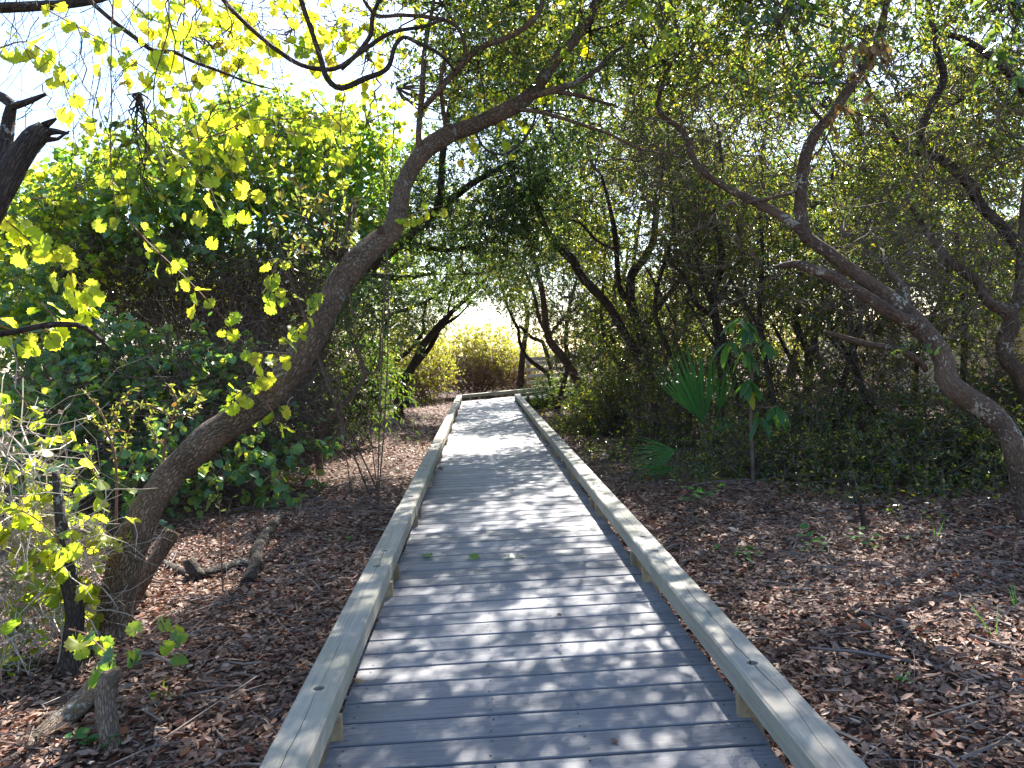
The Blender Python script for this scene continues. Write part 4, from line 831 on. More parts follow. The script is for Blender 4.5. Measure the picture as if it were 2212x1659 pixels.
# overhanging branches at the top left
oh = [
 ('long dark branch running along the top edge at the left', [(-60,20,4.6,.03),(60,14,4.7,.03),(150,8,4.8,.028),(230,-8,4.9,.024),(320,-60,5,.02)]),
 ('grey branch slanting down across the bright sky at the upper left', [(180,-15,4.7,.014),(200,7,4.7,.014),(250,50,4.75,.0145),(300,87,4.8,.014),(333,110,4.8,.0135),(377,113,4.85,.013),(417,133,4.9,.011),(483,157,5,.009),(533,177,5,.007),(593,194,5.1,.004)]),
 ('dark liana sweeping from the top edge in a long sagging curve', [(470,-20,5.3,.017),(483,0,5.3,.017),(533,53,5.35,.017),(600,110,5.4,.017),(650,140,5.4,.017),(700,150,5.45,.017),(737,143,5.5,.016),(797,100,5.5,.016),(847,70,5.5,.015),(917,57,5.6,.013),(960,40,5.6,.01)]),
 ('thick dark liana hooking down and up again left of the arch', [(640,-30,5.2,.017),(667,50,5.25,.018),(690,117,5.3,.019),(707,170,5.3,.02),(737,190,5.35,.02),(787,170,5.4,.02),(837,147,5.45,.018),(853,100,5.5,.016),(872,80,5.5,.015),(904,93,5.55,.015),(950,117,5.6,.014),(983,152,5.7,.012)]),
 ('dark branch curving upward through the yellow leaves at the top', [(737,150,5.8,.016),(770,118,5.8,.017),(800,77,5.8,.018),(804,40,5.8,.018),(815,10,5.8,.017),(840,-40,5.8,.015)]),
 ('slim vine hanging in a loop under the arching trunk', [(1027,287,6.3,.011),(1047,320,6.25,.011),(1084,334,6.2,.011),(1121,313,6.3,.0105),(1147,277,6.4,.01),(1157,250,6.5,.01)]),
]
for lb, pts in oh: woody('overhanging_branch' if 'liana' not in lb and 'vine' not in lb else 'liana', lb, 'branch' if 'liana' not in lb and 'vine' not in lb else 'vine', [pts], BARK_DARK, sides=8, bump=.06)

# ---------------------------------------------------------------- big-leaved grape vines, each leaf its own part
def grape_leaf(seed):
    r = np.random.default_rng(seed); g = Geo(); n = 26
    th = np.linspace(-2.86, 2.86, n); rr = .5*(1+.10*np.cos(th)-.05*np.cos(3*th))*(1+.085*(np.arange(n) % 2)*2-.085+r.normal(0, .025, n))
    t_ = .36+rr*np.cos(th); s_ = rr*np.sin(th)*1.04
    h = .3*np.abs(s_)*r.uniform(-.2, 1.5)-.35*t_**2*r.uniform(-.2, 1.5)+.06*np.sin(th*3+r.uniform(0, 6))+.03*np.sin(th*7+r.uniform(0, 6))
    inner = np.stack([.36+(t_-.36)*.55, s_*.55, h*.55+.01], 1)
    V = np.vstack([[(0.06, 0, 0), (.36, 0, -.02)], np.stack([s_*0+t_, s_, h], 1), inner])
    F3 = [(1, 2+n+i, 2+n+i+1) for i in range(n-1)]; F4 = [(2+n+i, 2+i, 2+i+1, 2+n+i+1) for i in range(n-1)]
    g.add(V, [np.array(F3), np.array(F4)])
    pt = np.array([[(-.42, 0, .16), (-.2, 0, .1), (.06, 0, .0)]]); 
    tubes(g, pt, np.array([[.011, .011, .012]]), 4)
    return g
def veined(base, name, dif, trans, tw):
    m, t, out = new_mat(name); oi = nd(t, 'ObjectInfo'); tc = nd(t, 'TexCoord'); k = len(dif)-1
    c1 = ramp(t, oi.outputs['Random'], [(i/k, c) for i, c in enumerate(dif)]); c2 = ramp(t, oi.outputs['Random'], [(i/k, c) for i, c in enumerate(trans)])
    sp = nd(t, 'SeparateXYZ', {0: tc.outputs['Object']})
    ang = nd(t, 'Math', {0: nd(t, 'Math', {0: sp.outputs[1]}, operation='ABSOLUTE').outputs[0], 1: nd(t, 'Math', {0: sp.outputs[0], 1: .02}, operation='ADD').outputs[0]}, operation='ARCTAN2')
    vf = nd(t, 'Math', {0: nd(t, 'Math', {0: ang.outputs[0], 1: .55}, operation='PINGPONG').outputs[0], 1: .045}, operation='LESS_THAN')
    nz = nd(t, 'TexNoise', {'Vector': nd(t, 'VectorMath', {0: tc.outputs['Object'], 1: nd(t, 'CombineXYZ', {0: nd(t, 'Math', {0: oi.outputs['Random'], 1: 50.}, operation='MULTIPLY').outputs[0]}).outputs[0]}, operation='ADD').outputs[0], 'Scale': 3.2, 'Detail': 5.})
    blot = ramp(t, nz.outputs[0], [(.60, (0, 0, 0)), (.72, (1, 1, 1))])
    rr = nd(t, 'VectorMath', {0: tc.outputs['Object'], 1: (-.36, 0, 0)}, operation='ADD'); ln = nd(t, 'VectorMath', {0: rr.outputs[0]}, operation='LENGTH')
    edge = nd(t, 'Math', {0: ramp(t, nd(t, 'Math', {0: ln.outputs['Value'], 1: nz.outputs[0]}, operation='MULTIPLY').outputs[0], [(.29, (0, 0, 0)), (.36, (1, 1, 1))]), 1: .7}, operation='MULTIPLY')
    brown = nd(t, 'Math', {0: edge.outputs[0], 1: nd(t, 'Math', {0: blot, 1: .5}, operation='MULTIPLY').outputs[0]}, operation='MAXIMUM').outputs[0]
    c1 = mix(t, brown, c1, (.24,.11,.03)); c2 = mix(t, brown, c2, (.62,.3,.04))
    vm = nd(t, 'Math', {0: vf.outputs[0], 1: .45}, operation='MULTIPLY').outputs[0]
    c2 = mix(t, vm, c2, tuple(v*.45 for v in trans[0])); c1 = mix(t, vm, c1, tuple(min(1, v*1.3) for v in dif[-1]))
    b = nd(t, 'BsdfPrincipled', {'Base Color': c1, 'Roughness': .42, 'Specular IOR Level': .45}); tr = nd(t, 'BsdfTranslucent', {'Color': c2})
    mx = nd(t, 'MixShader', {0: tw, 1: b.outputs[0], 2: tr.outputs[0]}); t.links.new(mx.outputs[0], out.inputs[0]); m['base'] = base; return m
VEINED = {LEAF_YELLOW.name: veined('y', 'veined_yellow_leaf', [(.16,.24,.025),(.22,.28,.03),(.28,.30,.03),(.32,.29,.03)], [(.5,.70,.03),(.68,.82,.03),(.82,.88,.04),(.9,.84,.05)], .62),
 LEAF_GREENYEL.name: veined('g', 'veined_green_yellow_leaf', [(.07,.13,.03),(.12,.18,.03),(.2,.22,.03)], [(.42,.62,.04),(.6,.72,.04),(.8,.78,.05)], .55),
 LEAF_VINE.name: veined('v', 'veined_green_leaf', [(.06,.15,.08),(.08,.19,.08),(.12,.21,.06)], [(.2,.42,.05),(.3,.52,.05),(.5,.66,.05)], .48)}
GRAPE = {m.name: [grape_leaf(10*i+1).mesh('grape_leaf', VEINED[m.name], True) for i in range(6)] for m in (LEAF_YELLOW, LEAF_GREENYEL, LEAF_VINE)}
def place_leaf(me, parent, pos, dvec, nvec, size, name='leaf'):
    D = norm(np.asarray(dvec, float)); N = np.asarray(nvec, float); N = norm(N-D*(N@D)); X = np.cross(N, D)
    o = bpy.data.objects.new(name, me); col.objects.link(o); o.parent = parent
    lp = np.asarray(pos)-root_loc(parent)
    Mx = Matrix.Identity(4)
    for i in range(3): Mx[i][0], Mx[i][1], Mx[i][2], Mx[i][3] = D[i]*size, X[i]*size, N[i]*size, lp[i]
    o.matrix_local = Mx; return o
def vine(label, pts, n, size, mats, spread=.05, stem=TWIG_RED, r=.0035, group=None, fullness=1.0, name='grape_vine', start=0.):
    Q = np.array([P(a[0], a[1], a[2]) for a in pts]); root = thing(name, label, 'vine', Q[0], group)
    c = catmull(Q, .04); c = c+np.cumsum(rng.normal(0, .0012, c.shape), 0)
    g = Geo(); tube(g, c, np.linspace(r*1.3, r*.6, len(c)), 5, 0, True); g.build('stem', stem, root, True)
    for k in range(n):
        i = int((start+(1-start)*(k+rng.uniform(.1, .9))/n)*(len(c)-1)); T = norm(c[min(i+1, len(c)-1)]-c[max(i-1, 0)])
        side = norm(np.cross(T, CF))*(1 if k % 2 else -1)
        sz = size*rng.uniform(.65, 1.15)
        D = side*rng.uniform(.3, 1)+np.array([0, 0, -.75])+T*.3+rng.normal(size=3)*.35
        N = -CF*rng.uniform(-.2, 1)+np.array([0, 0, .5])+rng.normal(size=3)*.55
        m = mats[rng.integers(len(mats))]; me = GRAPE[m.name][rng.integers(6)]
        place_leaf(me, root, c[i]+norm(D)*sz*.42+rng.normal(size=3)*spread*.3, D, N, sz)
    return root
YL, GY, VG = LEAF_YELLOW, LEAF_GREENYEL, LEAF_VINE
vines = [
 ('yellow leaved vine slanting down towards the trunk of the leaning tree', [(270,470,4.3),(350,553,4.3),(417,616,4.3),(467,670,4.35),(500,710,4.4),(533,750,4.45),(578,780,4.5)], 17, .075, [YL,YL,GY]),
 ('garland of glowing green leaves climbing the underside of the leaning trunk', [(500,860,4.75),(560,815,4.8),(600,770,4.85),(640,720,4.9),(668,670,4.95),(690,610,5.)], 22, .075, [GY,YL,GY]),
 ('vine with a row of bright leaves before the dark oak', [(868,472,5.7),(900,462,5.7),(930,452,5.7),(955,445,5.75)], 8, .06, [GY,YL]),
 ('straight vine stem hanging from the top with a few leaves', [(245,-10,4.3),(240,60,4.3),(238,140,4.3),(240,240,4.3),(236,330,4.3),(246,430,4.3),(252,500,4.3)], 9, .08, [YL,GY]),
 ('vine hanging with a curl of large glowing leaves at its foot', [(365,-10,4.2),(366,60,4.2),(352,110,4.2),(335,170,4.2),(333,240,4.2),(350,300,4.2),(380,350,4.2),(420,385,4.2),(450,415,4.2)], 16, .095, [YL,YL,GY]),
 ('thin vine crossing in front of the brightest cluster of leaves', [(400,-10,4.4),(395,120,4.4),(415,230,4.4),(430,340,4.4),(455,420,4.4),(495,500,4.4)], 16, .09, [YL,YL,YL,GY]),
 ('side vine with pale yellow leaves stretching right over the mound', [(430,300,4.5),(480,285,4.5),(540,262,4.5),(600,256,4.55),(660,254,4.6),(720,240,4.7)], 15, .095, [YL,YL,YL]),
 ('vine with orange tipped leaves drooping left of the trunk', [(520,300,4.5),(500,340,4.5),(505,390,4.5),(530,420,4.5),(545,460,4.5)], 9, .08, [YL]),
 ('vine of yellow leaves at the left edge above the hooked branch', [(-20,450,3.8),(40,500,3.8),(90,545,3.8),(150,590,3.85),(180,640,3.9),(195,690,3.9)], 18, .095, [YL,YL,GY]),
 ('short vine of olive leaves against the dark hollow', [(600,560,4.8),(590,590,4.8),(580,630,4.8),(583,660,4.8)], 7, .085, [YL,GY]),
 ('yellow vine in the upper left corner by the top branch', [(-20,110,4.2),(60,90,4.2),(120,140,4.2),(150,200,4.2),(190,270,4.25)], 16, .085, [YL,YL,GY]),
 ('green vine draped over the top branch near the sky gap', [(280,0,4.6),(330,40,4.6),(390,60,4.6),(440,90,4.6),(500,60,4.7)], 18, .085, [GY,YL,GY]),
 ('vine of backlit leaves behind the long sagging liana', [(440,-10,5.6),(500,30,5.6),(560,60,5.6),(620,90,5.6),(680,110,5.6)], 24, .095, [YL,YL,GY]),
 ('vine of backlit leaves tangled in the thick hooked liana', [(600,-20,5.9),(650,20,5.9),(700,60,5.9),(760,40,5.9),(820,70,5.9)], 22, .09, [YL,GY,YL]),
 ('vertical run of yellow leaves left of the upright branch on the arch', [(745,200,5.6),(735,270,5.6),(742,340,5.6),(735,400,5.6),(745,450,5.6)], 14, .085, [YL,GY]),
 ('small vine trailing leaves onto the litter beside the cut stump', [(285,1395,3.3),(330,1370,3.4),(345,1340,3.5),(355,1360,3.5),(380,1390,3.45),(395,1405,3.4)], 6, .07, [GY,VG]),
 ('green vine leaves crowning the cut stump', [(150,1360,3.5),(185,1370,3.45),(215,1395,3.4),(240,1415,3.35),(265,1420,3.3)], 8, .085, [GY,VG]),
 ('hanging cluster of bright leaves under the leaning trunk', [(575,870,4.75),(588,890,4.75),(595,920,4.75)], 4, .085, [YL,GY]),
 ('yellow vine low at the left edge among pale twigs', [(-10,1080,4.),(40,1100,4.),(90,1130,4.),(130,1180,4.),(60,1230,4.)], 16, .075, [YL,GY,GY]),
 ('vine of broad leaves on the left edge below the yellow vine', [(-10,700,4.2),(60,720,4.3),(120,700,4.4),(90,650,4.4)], 10, .09, [GY,YL]),
 ('leafy vine high between the sky gap and the mound', [(560,205,5.),(520,230,5.),(470,240,5.),(440,270,5.),(400,290,5.)], 16, .09, [YL,YL,GY]),
 ('vine with scattered leaves over the brightest sky', [(100,20,4.4),(170,60,4.4),(240,100,4.45),(330,160,4.5),(400,190,4.5)], 14, .075, [YL,GY]),
]
for lb, pts, n, sz, ms in vines: vine(lb, pts, int(n*1.6), sz, ms, spread=.09)
# more thin bare stems hanging across the bright upper left
g = Geo(); bv = thing('bare_vines', 'web of thin bare vine stems hanging before the bright sky at the upper left', 'vine', P(330,-20,4.4))
PL = []
for k in range(70):
    x0 = rng.uniform(-30, 820); d = rng.uniform(3.8, 5.6); y0 = rng.uniform(-40, 250) if k > 25 else -30
    hh = rng.uniform(80, 420) if x0 < 560 else rng.uniform(60, 200); sl = rng.normal(0, 60)
    PL.append([P(x0+sl*t_+rng.normal(0, 9), y0+hh*t_, d) for t_ in np.linspace(0, 1, 9)])
tubes(g, np.array(PL), np.linspace(1, .5, 9)[None]*.0032*rng.uniform(.5, 1.5, (70, 1)), 4)
PL = []
for k in range(240):
    a = P(rng.uniform(-20, 900), rng.uniform(-30, 330), rng.uniform(4, 6)); v = rng.normal(size=3)*.14; PL.append([a, a+v+rng.normal(size=3)*.02, a+2*v+rng.normal(size=3)*.05])
tubes(g, np.array(PL), np.array([[.002, .0017, .001]]), 3)
g.build('stems', TWIG_DARK, bv, stuff=True, smooth=False)

# leafy oval-leaved sprigs
def sprig(label, base, clumps, leafm, cat='branch', name='leafy_sprig', twigm=TWIG_DARK, stems=5):
    b = P(*base); root = thing(name, label, cat, b); gl, gt = Geo(), Geo()
    for q in clumps: clump(gl, gt, b[None], *q[:5], **dict(dict(shape='oval', per=8, subs=stems, sub_r=.006), **q[5]))
    gt.build('twigs', twigm, root, stuff=True); gl.build('foliage', leafm, root, stuff=True); return root
O = lambda n, L=.07, w_=.45, **k: dict(n=n, L=L, wid=w_, tw_len=.22, **k)
sprig('olive leaved sprig hanging before the sky at the upper left', (300,200,4.4), [(290,250,40,40,4.4,O(45,.06,.5)),(320,320,50,50,4.4,O(70,.065,.5)),(330,400,30,40,4.4,O(35,.06,.5))], LEAF_OAK)
sprig('sprig of narrow glossy leaves growing from the bend of the leaning trunk', (735,560,5.4), [(690,490,70,45,5.3,O(150,.065,.34)),(640,445,40,25,5.2,O(40,.06,.34)),(720,440,50,35,5.4,O(70,.06,.34)),(700,540,45,25,5.3,O(50,.065,.34))], LEAF_GREY)
sprig('dark glossy leaf sprigs hanging from the top right of the canopy', (1720,-20,5.2), [(1700,60,70,30,5.2,O(60,.09,.4,droop=.4)),(1760,110,60,30,5.2,O(35,.085,.4,droop=.4)),(1650,30,50,25,5.2,O(30,.085,.4,droop=.4))], LEAF_BAY)
sprig('dark glossy leaves in the upper right corner', (2200,-20,5.), [(2150,50,60,35,5.,O(60,.09,.42,droop=.3)),(2190,110,50,25,5.,O(40,.09,.42,droop=.3))], LEAF_BAY)
sprig('dark leaf sprig hanging in front of the upright limb at the right', (1780,180,6.2), [(1730,180,50,30,6.2,O(45,.075,.42,droop=.4)),(1850,150,40,30,6.2,O(16,.1,.5,droop=.6))], LEAF_BAY)
sprig('upper sprig of yellow green backlit leaves above the arch', (1390,-20,5.6), [(1340,40,60,40,5.6,O(45,.08,.55,droop=.4)),(1450,60,60,40,5.6,O(40,.07,.5,droop=.4)),(1250,20,60,40,5.8,O(45,.075,.5))], LEAF_GREENYEL)
for i, (lb, x, y_, n, w_) in enumerate([('tan dead leaf cluster hanging lowest on the upright limb', 1788, 232, 22, 20), ('brown dead leaf cluster hanging beside the glossy leaves at the top right', 1850, 160, 22, 28), ('withered brown leaf cluster highest on the right limb', 1868, 78, 70, 34)]):
    sprig(lb, (x, y_-22, 6.), [(x, y_, w_, w_*.8, 6., dict(n=n, L=.095, wid=.42, droop=1.1, per=8, up=.3, tw_len=.12))], LEAF_DEAD, 'leaf cluster', 'dead_leaf_cluster')
sprig('single dark rosette of leaves in front of the lichen trunk', (1925,735,6.2), [(1922,745,26,14,6.2,O(22,.08,.4))], LEAF_BAY)

# ---------------------------------------------------------------- saplings in the left middle ground
def sapling(label, pts, sides_, leafm, n, L, wid=.35, stem=TWIG_RED, r=.012, name='leafy_sapling'):
    Q = px([(a[0], a[1], a[2], r*(1-.6*i/len(pts))) for i, a in enumerate(pts)]); b = Q[0, :3].copy(); root = thing(name, label, 'sapling', b)
    g = Geo(); c = limb(g, Q, 7, .04, .05); g.build('stem', stem, root, True); gl, gt = Geo(), Geo(); tips = [c[int(len(c)*.5):, :3]]
    for sp in sides_:
        g = Geo(); q = px([(a[0], a[1], a[2], r*.55*(1-.5*i/len(sp))) for i, a in enumerate(sp)]); cc = limb(g, q, 6, .04, .05); g.build('branch', stem, root, True); tips.append(cc[len(cc)//3:, :3])
    for tp in tips:
        m = n//len(tips); i = rng.integers(0, len(tp), m); C = tp[i]+rng.normal(size=(m, 3))*.01
        D = norm(rng.normal(size=(m, 3))+np.array([0, 0, .35])); leaves(gl, C, D, rng.normal(size=(m, 3))*.5+np.array([0, 0, .8]), L*rng.uniform(.6, 1.3, m), wid, 'oval')
    gl.build('leaves', leafm, root, stuff=True); return root
sapling('slender sapling with small grey green leaves left of the leaning trunk', [(250,1140,6.6),(252,1050,6.6),(248,985,6.6),(232,930,6.6),(215,885,6.6),(175,840,6.6)],
 [[(250,1000,6.6),(268,960,6.6),(285,910,6.6),(292,872,6.6)],[(240,955,6.6),(222,925,6.6),(196,905,6.6)],[(225,905,6.6),(255,875,6.6),(285,842,6.6)],[(252,1060,6.6),(222,1050,6.6),(200,1010,6.6),(190,960,6.6)],[(245,960,6.6),(250,915,6.6),(245,890,6.6)]], LEAF_GREY, 260, .05)
sapling('second sapling with small pale leaves touching the leaning trunk', [(345,1060,6.),(352,1000,6.),(358,950,6.),(372,905,6.),(385,870,6.),(362,830,6.)],
 [[(372,905,6.),(350,885,6.),(325,880,6.),(308,875,6.)],[(375,900,6.),(400,895,6.),(420,890,6.),(435,865,6.)],[(355,970,6.),(335,940,6.),(318,910,6.)],[(385,870,6.),(410,850,6.),(420,840,6.)]], LEAF_GREY, 230, .048)
sapling('thin bare stem with few leaves near the left litter', [(482,1280,5.),(478,1200,5.),(476,1120,5.),(470,1060,5.)], [[(478,1150,5.),(490,1110,5.),(500,1080,5.)]], LEAF_GREY, 6, .045, r=.005)

# large drooping leaves of the young tree on the right
def big_leaf(seed):
    r = np.random.default_rng(seed); g = Geo(); t_ = np.linspace(0, 1, 7); w_ = .17*np.sin(np.pi*np.clip(t_*.92+.05, 0, 1))**.8; h = -.25*t_**2*r.uniform(.3, 1.2)
    V = [];
    for a, b, c in zip(t_, w_, h): V += [(a, -b, c+.35*b), (a, 0, c), (a, b, c+.35*b)]
    F = []
    for i in range(6): F += [(3*i, 3*i+1, 3*i+4, 3*i+3), (3*i+1, 3*i+2, 3*i+5, 3*i+4)]
    g.add(np.array(V), np.array(F)); return g
LEAF_BIG = leaf_mat('glossy_big_leaf', [(.04,.11,.045),(.05,.13,.05)], [(.14,.36,.04),(.22,.42,.05)], .4, .3, .6)
BIG = [big_leaf(i).mesh('big_leaf', LEAF_BIG, True) for i in range(4)]
BIGY = big_leaf(9).mesh('big_leaf_yellow', LEAF_YELLOW, True)
bt = thing('large_leaved_sapling', 'young tree with large drooping glossy leaves right of the green palmetto', 'sapling', P(1628,1060,8.3))
g = Geo(); c = limb(g, px([(1628,1060,8.3,.022),(1625,980,8.3,.02),(1622,880,8.3,.018),(1625,790,8.3,.015),(1618,720,8.3,.012),(1612,690,8.3,.008)]), 8, .05, .06); g.build('stem', TWIG, bt, True)
for (x, y_, n) in ((1618,700,11), (1612,760,5), (1618,825,11), (1575,740,4), (1680,880,7), (1640,900,4), (1600,690,4), (1660,735,4)):
    p0 = P(x, y_, 8.25); cpt = c[np.argmin(np.linalg.norm(c[:, :3]-p0, axis=1)), :3]
    if np.linalg.norm(cpt-p0) > .08:
        g = Geo(); tube(g, np.linspace(cpt, p0, 5)+rng.normal(size=(5, 3))*.008, np.linspace(.008, .005, 5), 5); g.build('branch', TWIG, bt, True)
    for k in range(n):
        a = 2*math.pi*k/n+rng.uniform(0, .5); D = CR*math.cos(a)*.55+CF*math.sin(a)*.5+np.array([0, 0, -.9+rng.uniform(0, .55)])
        place_leaf(BIG[k % 4] if rng.uniform() > .04 else BIGY, bt, p0+rng.normal(size=3)*.02, D, CR*math.cos(a)+CF*math.sin(a)+np.array([0, 0, .9]), rng.uniform(.19, .3))

# palmettos
def blade(seed):
    r = np.random.default_rng(seed); g = Geo(); t_ = np.linspace(0, 1, 6); w_ = np.array([.005, .012, .016, .014, .008, .001]); h = -.12*t_**2.5*r.uniform(.2, 1.6)
    V = []
    for a, b, c in zip(t_, w_, h): V += [(a, -b, c+.5*b), (a, 0, c), (a, b, c+.5*b)]
    F = []
    for i in range(5): F += [(3*i, 3*i+1, 3*i+4, 3*i+3), (3*i+1, 3*i+2, 3*i+5, 3*i+4)]
    g.add(np.array(V), np.array(F)); return g
BLADE = [blade(i).mesh('palm_leaflet', LEAF_PALM, True) for i in range(4)]
def frond(root, base, hub, axis, nrm, n, size, spread=1.25):
    g = Geo(); s = np.linspace(0, 1, 6)[:, None]; PLs = base+(hub-base)*s+np.array([0, 0, .05])*np.sin(s*math.pi)
    tube(g, PLs, np.linspace(.009, .006, 6), 5); fr = g.build('frond', TWIG_PALE if False else plain('palm_stalk', (.07,.13,.04), (.12,.18,.06), 8.), root, True)
    A = norm(axis); N = norm(nrm-A*(nrm@A)); X = np.cross(A, N)
    for k in range(n):
        a = (k/(n-1)-.5)*2*spread; D = A*math.cos(a)+X*math.sin(a)+N*rng.normal(0, .06)
        place_leaf(BLADE[k % 4], fr, hub, D, N+rng.normal(size=3)*.15, size*(1-.25*abs(a)/spread)*rng.uniform(.88, 1.08), 'leaflet')
pb = P(1530,990,10.4); pb[2] = ground_h(pb[0], pb[1])
pm = thing('palmetto', 'bright green upright palmetto fans right of the forked tree', 'palm', pb)
frond(pm, pb, P(1520,915,10.4), CU*1+CR*-.12, -CF+CR*.3, 20, 1.15, .5)
frond(pm, pb, P(1505,900,10.5), CU*1-CR*.35, -CF-CR*.4, 14, .95, .55)
frond(pm, pb, P(1548,925,10.2), CU*.35+CR*.9-CF*.2, -CF*.6+CU, 14, .42, 1.2)
frond(pm, pb, P(1550,890,10.6), CU*.9+CR*.25, -CF+CR*.8, 14, .85, .6)
pb2 = P(1470,1025,9.3); pb2[2] = ground_h(pb2[0], pb2[1])
pf = thing('palmetto', 'low palmetto frond spread flat over the leaf litter by the right curb rail', 'palm', pb2)
frond(pf, pb2, P(1458,972,9.3), -CR*.95-CU*.12-CF*.25, CU*.8-CF*.6, 17, .62, .8)
frond(pf, pb2, P(1455,1012,9.2), -CR*.95-CU*.06-CF*.1, CU*.8-CF*.5, 12, .55, .5)
frond(pf, pb2, P(1492,1020,9.3), CR*.8+CU*.25-CF*.1, CU*.8-CF*.4, 9, .4, .6)

# green seedlings on the litter
def seedling(label, x, y_, n, L, spread, hgt, leafm=LEAF_BAY, wid=.5, name='seedling'):
    d = 1671*0; b = ground_at(x, y_); root = thing(name, label, 'plant', b); gs = Geo(); PL = []; 
    for k in range(n):
        tip = b+np.array([rng.normal(0, spread), rng.normal(0, spread*.6), hgt*rng.uniform(.3, 1)]); s = np.linspace(0, 1, 4)[:, None]
        PL.append(b+(tip-b)*s+np.array([0, 0, .03])*np.sin(s*3.14))
    PL = np.array(PL); tubes(gs, PL, np.linspace(.003, .0015, 4)[None], 4); gs.build('stems', TWIG, root, stuff=True)
    for k in range(n):
        for q in range(3):
            place_leaf(SEED[leafm.name][rng.integers(3)], root, PL[k, -1-(q > 1)], rng.normal(size=3)*np.array([1, 1, .3]), np.array([0, 0, 1.])+rng.normal(size=3)*.3, L*rng.uniform(.7, 1.2))
    return root
def small_leaf(m):
    out = []
    for i in range(3):
        g = Geo(); leaves(g, np.zeros((1, 3)), np.array([[1., 0, 0]]), np.array([[0, 0, 1.]]), 1., .75, 'oval'); out.append(g.mesh('small_leaf', m))
    return out
SEED = {m.name: small_leaf(m) for m in (LEAF_BAY, LEAF_GREENYEL, LEAF_PALM, LITTER, LEAF_DEAD)}
seedling('bright green seedling by the right curb rail below the palmetto', 1508, 1100, 8, .075, .12, .28, LEAF_PALM)
seedling('spreading green ground plant in the litter on the right', 1690, 1200, 9, .065, .3, .10, LEAF_PALM)
seedling('smaller green plant right of the spreading ground plant', 1790, 1175, 8, .06, .28, .12, LEAF_PALM)
seedling('tiny seedling in the litter beside the left curb rail', 745, 1175, 3, .04, .05, .06, LEAF_PALM)
seedling('tiny yellow green seedling near the small trailing vine', 350, 1515, 3, .05, .05, .06, LEAF_GREENYEL)
seedling('small seedling at the foot of the cut stump', 200, 1620, 4, .06, .08, .07, LEAF_PALM)
seedling('single small sprout in the sunny litter on the right', 1965, 1480, 3, .035, .04, .06, LEAF_PALM)
def grass_tuft(label, x, y_, n, L):
    b = ground_at(x, y_); root = thing('grass_blade', label, 'grass', b)
    for k in range(n): place_leaf(BLADE[k % 4], root, b-np.array([0, 0, .01]), np.array([rng.normal(0, .25), rng.normal(0, .2), 1]), -CF, L*rng.uniform(.7, 1.1), 'blade')
grass_tuft('upright green grass blade in the sunny litter right of the dead twig', 2020, 1165, 2, .3)
grass_tuft('grass blade near the right edge of the litter', 2150, 1380, 2, .22)
grass_tuft('grass blades leaning at the far right edge', 2195, 1320, 3, .22)

# ---------------------------------------------------------------- leaf litter and sticks
def off_deck(x, y): return ~((x > XL_OUT+.02) & (x < XR_OUT-.02) & (y < Y_TURN_R+.4))
def litter(n, xr, yr, L, shape, power=1.0):
    x = rng.uniform(*xr, n); y = yr[0]+(yr[1]-yr[0])*rng.uniform(0, 1, n)**power
    m = off_deck(x, y); x, y = x[m], y[m]; k = len(x)
    C = np.stack([x, y, ground_h(x, y)+rng.uniform(.002, .035, k)], 1)
    a = rng.uniform(0, 6.28, k); D = np.stack([np.cos(a), np.sin(a), rng.normal(0, .22, k)], 1)
    return C, D, np.array([0, 0, 1.])+rng.normal(size=(k, 3))*.4, L*rng.uniform(.55, 1.3, k), rng.uniform(.3, .6, k)
g = Geo()
for (n, xr, yr, L, sh, pw) in [(44000, (-3.4, 0), (2.2, 8), .046, 'oval', 1.3), (2500, (-3.4, 0), (2.2, 8), .075, 'oval', 1.3), (52000, (.9, 5.2), (2.4, 8.5), .046, 'oval', 1.3), (3500, (.9, 5.2), (2.4, 8.5), .078, 'oval', 1.3), (34000, (-5, 6.5), (7.5, 14), .058, 'diamond', 1.), (26000, (-6, 7), (13, 30), .075, 'diamond', 1.)]:
    leaves(g, *litter(n, xr, yr, L, sh, pw), sh)
tag(g.build('leaf_litter', LITTER, None, stuff=True, origin=np.zeros(3)), 'carpet of brown and tan fallen leaves on both sides of the boardwalk', 'leaf litter')
g = Geo(); n = 6500
x = rng.uniform(-4, 6, n); y = 2.3+10*rng.uniform(0, 1, n)**1.2; m = off_deck(x-.05, y) & off_deck(x+.05, y); x, y = x[m], y[m]; n = len(x)
a = rng.uniform(0, 6.28, n); l = rng.gamma(2., .055, n); v = np.stack([np.cos(a), np.sin(a), rng.normal(0, .1, n)], 1)*l[:, None]
c0 = np.stack([x, y, ground_h(x, y)+rng.uniform(.015, .045, n)], 1)
keep = off_deck(x+v[:, 0], y+v[:, 1]) & off_deck(x-v[:, 0], y-v[:, 1]); c0, v = c0[keep], v[keep]; n = len(c0)
STK = plain('litter_twig', (.11,.085,.075), (.27,.225,.2), 3.0)
tubes(g, np.stack([c0-v, c0+rng.normal(size=(n, 3))*.012, c0+v], 1), np.array([[1., .9, .6]])*rng.gamma(2., .0013, (n, 1)), 4)
tag(g.build('fallen_twigs', STK, None, stuff=True, origin=np.zeros(3)), 'scatter of thin grey twigs lying over the leaf litter', 'twigs')
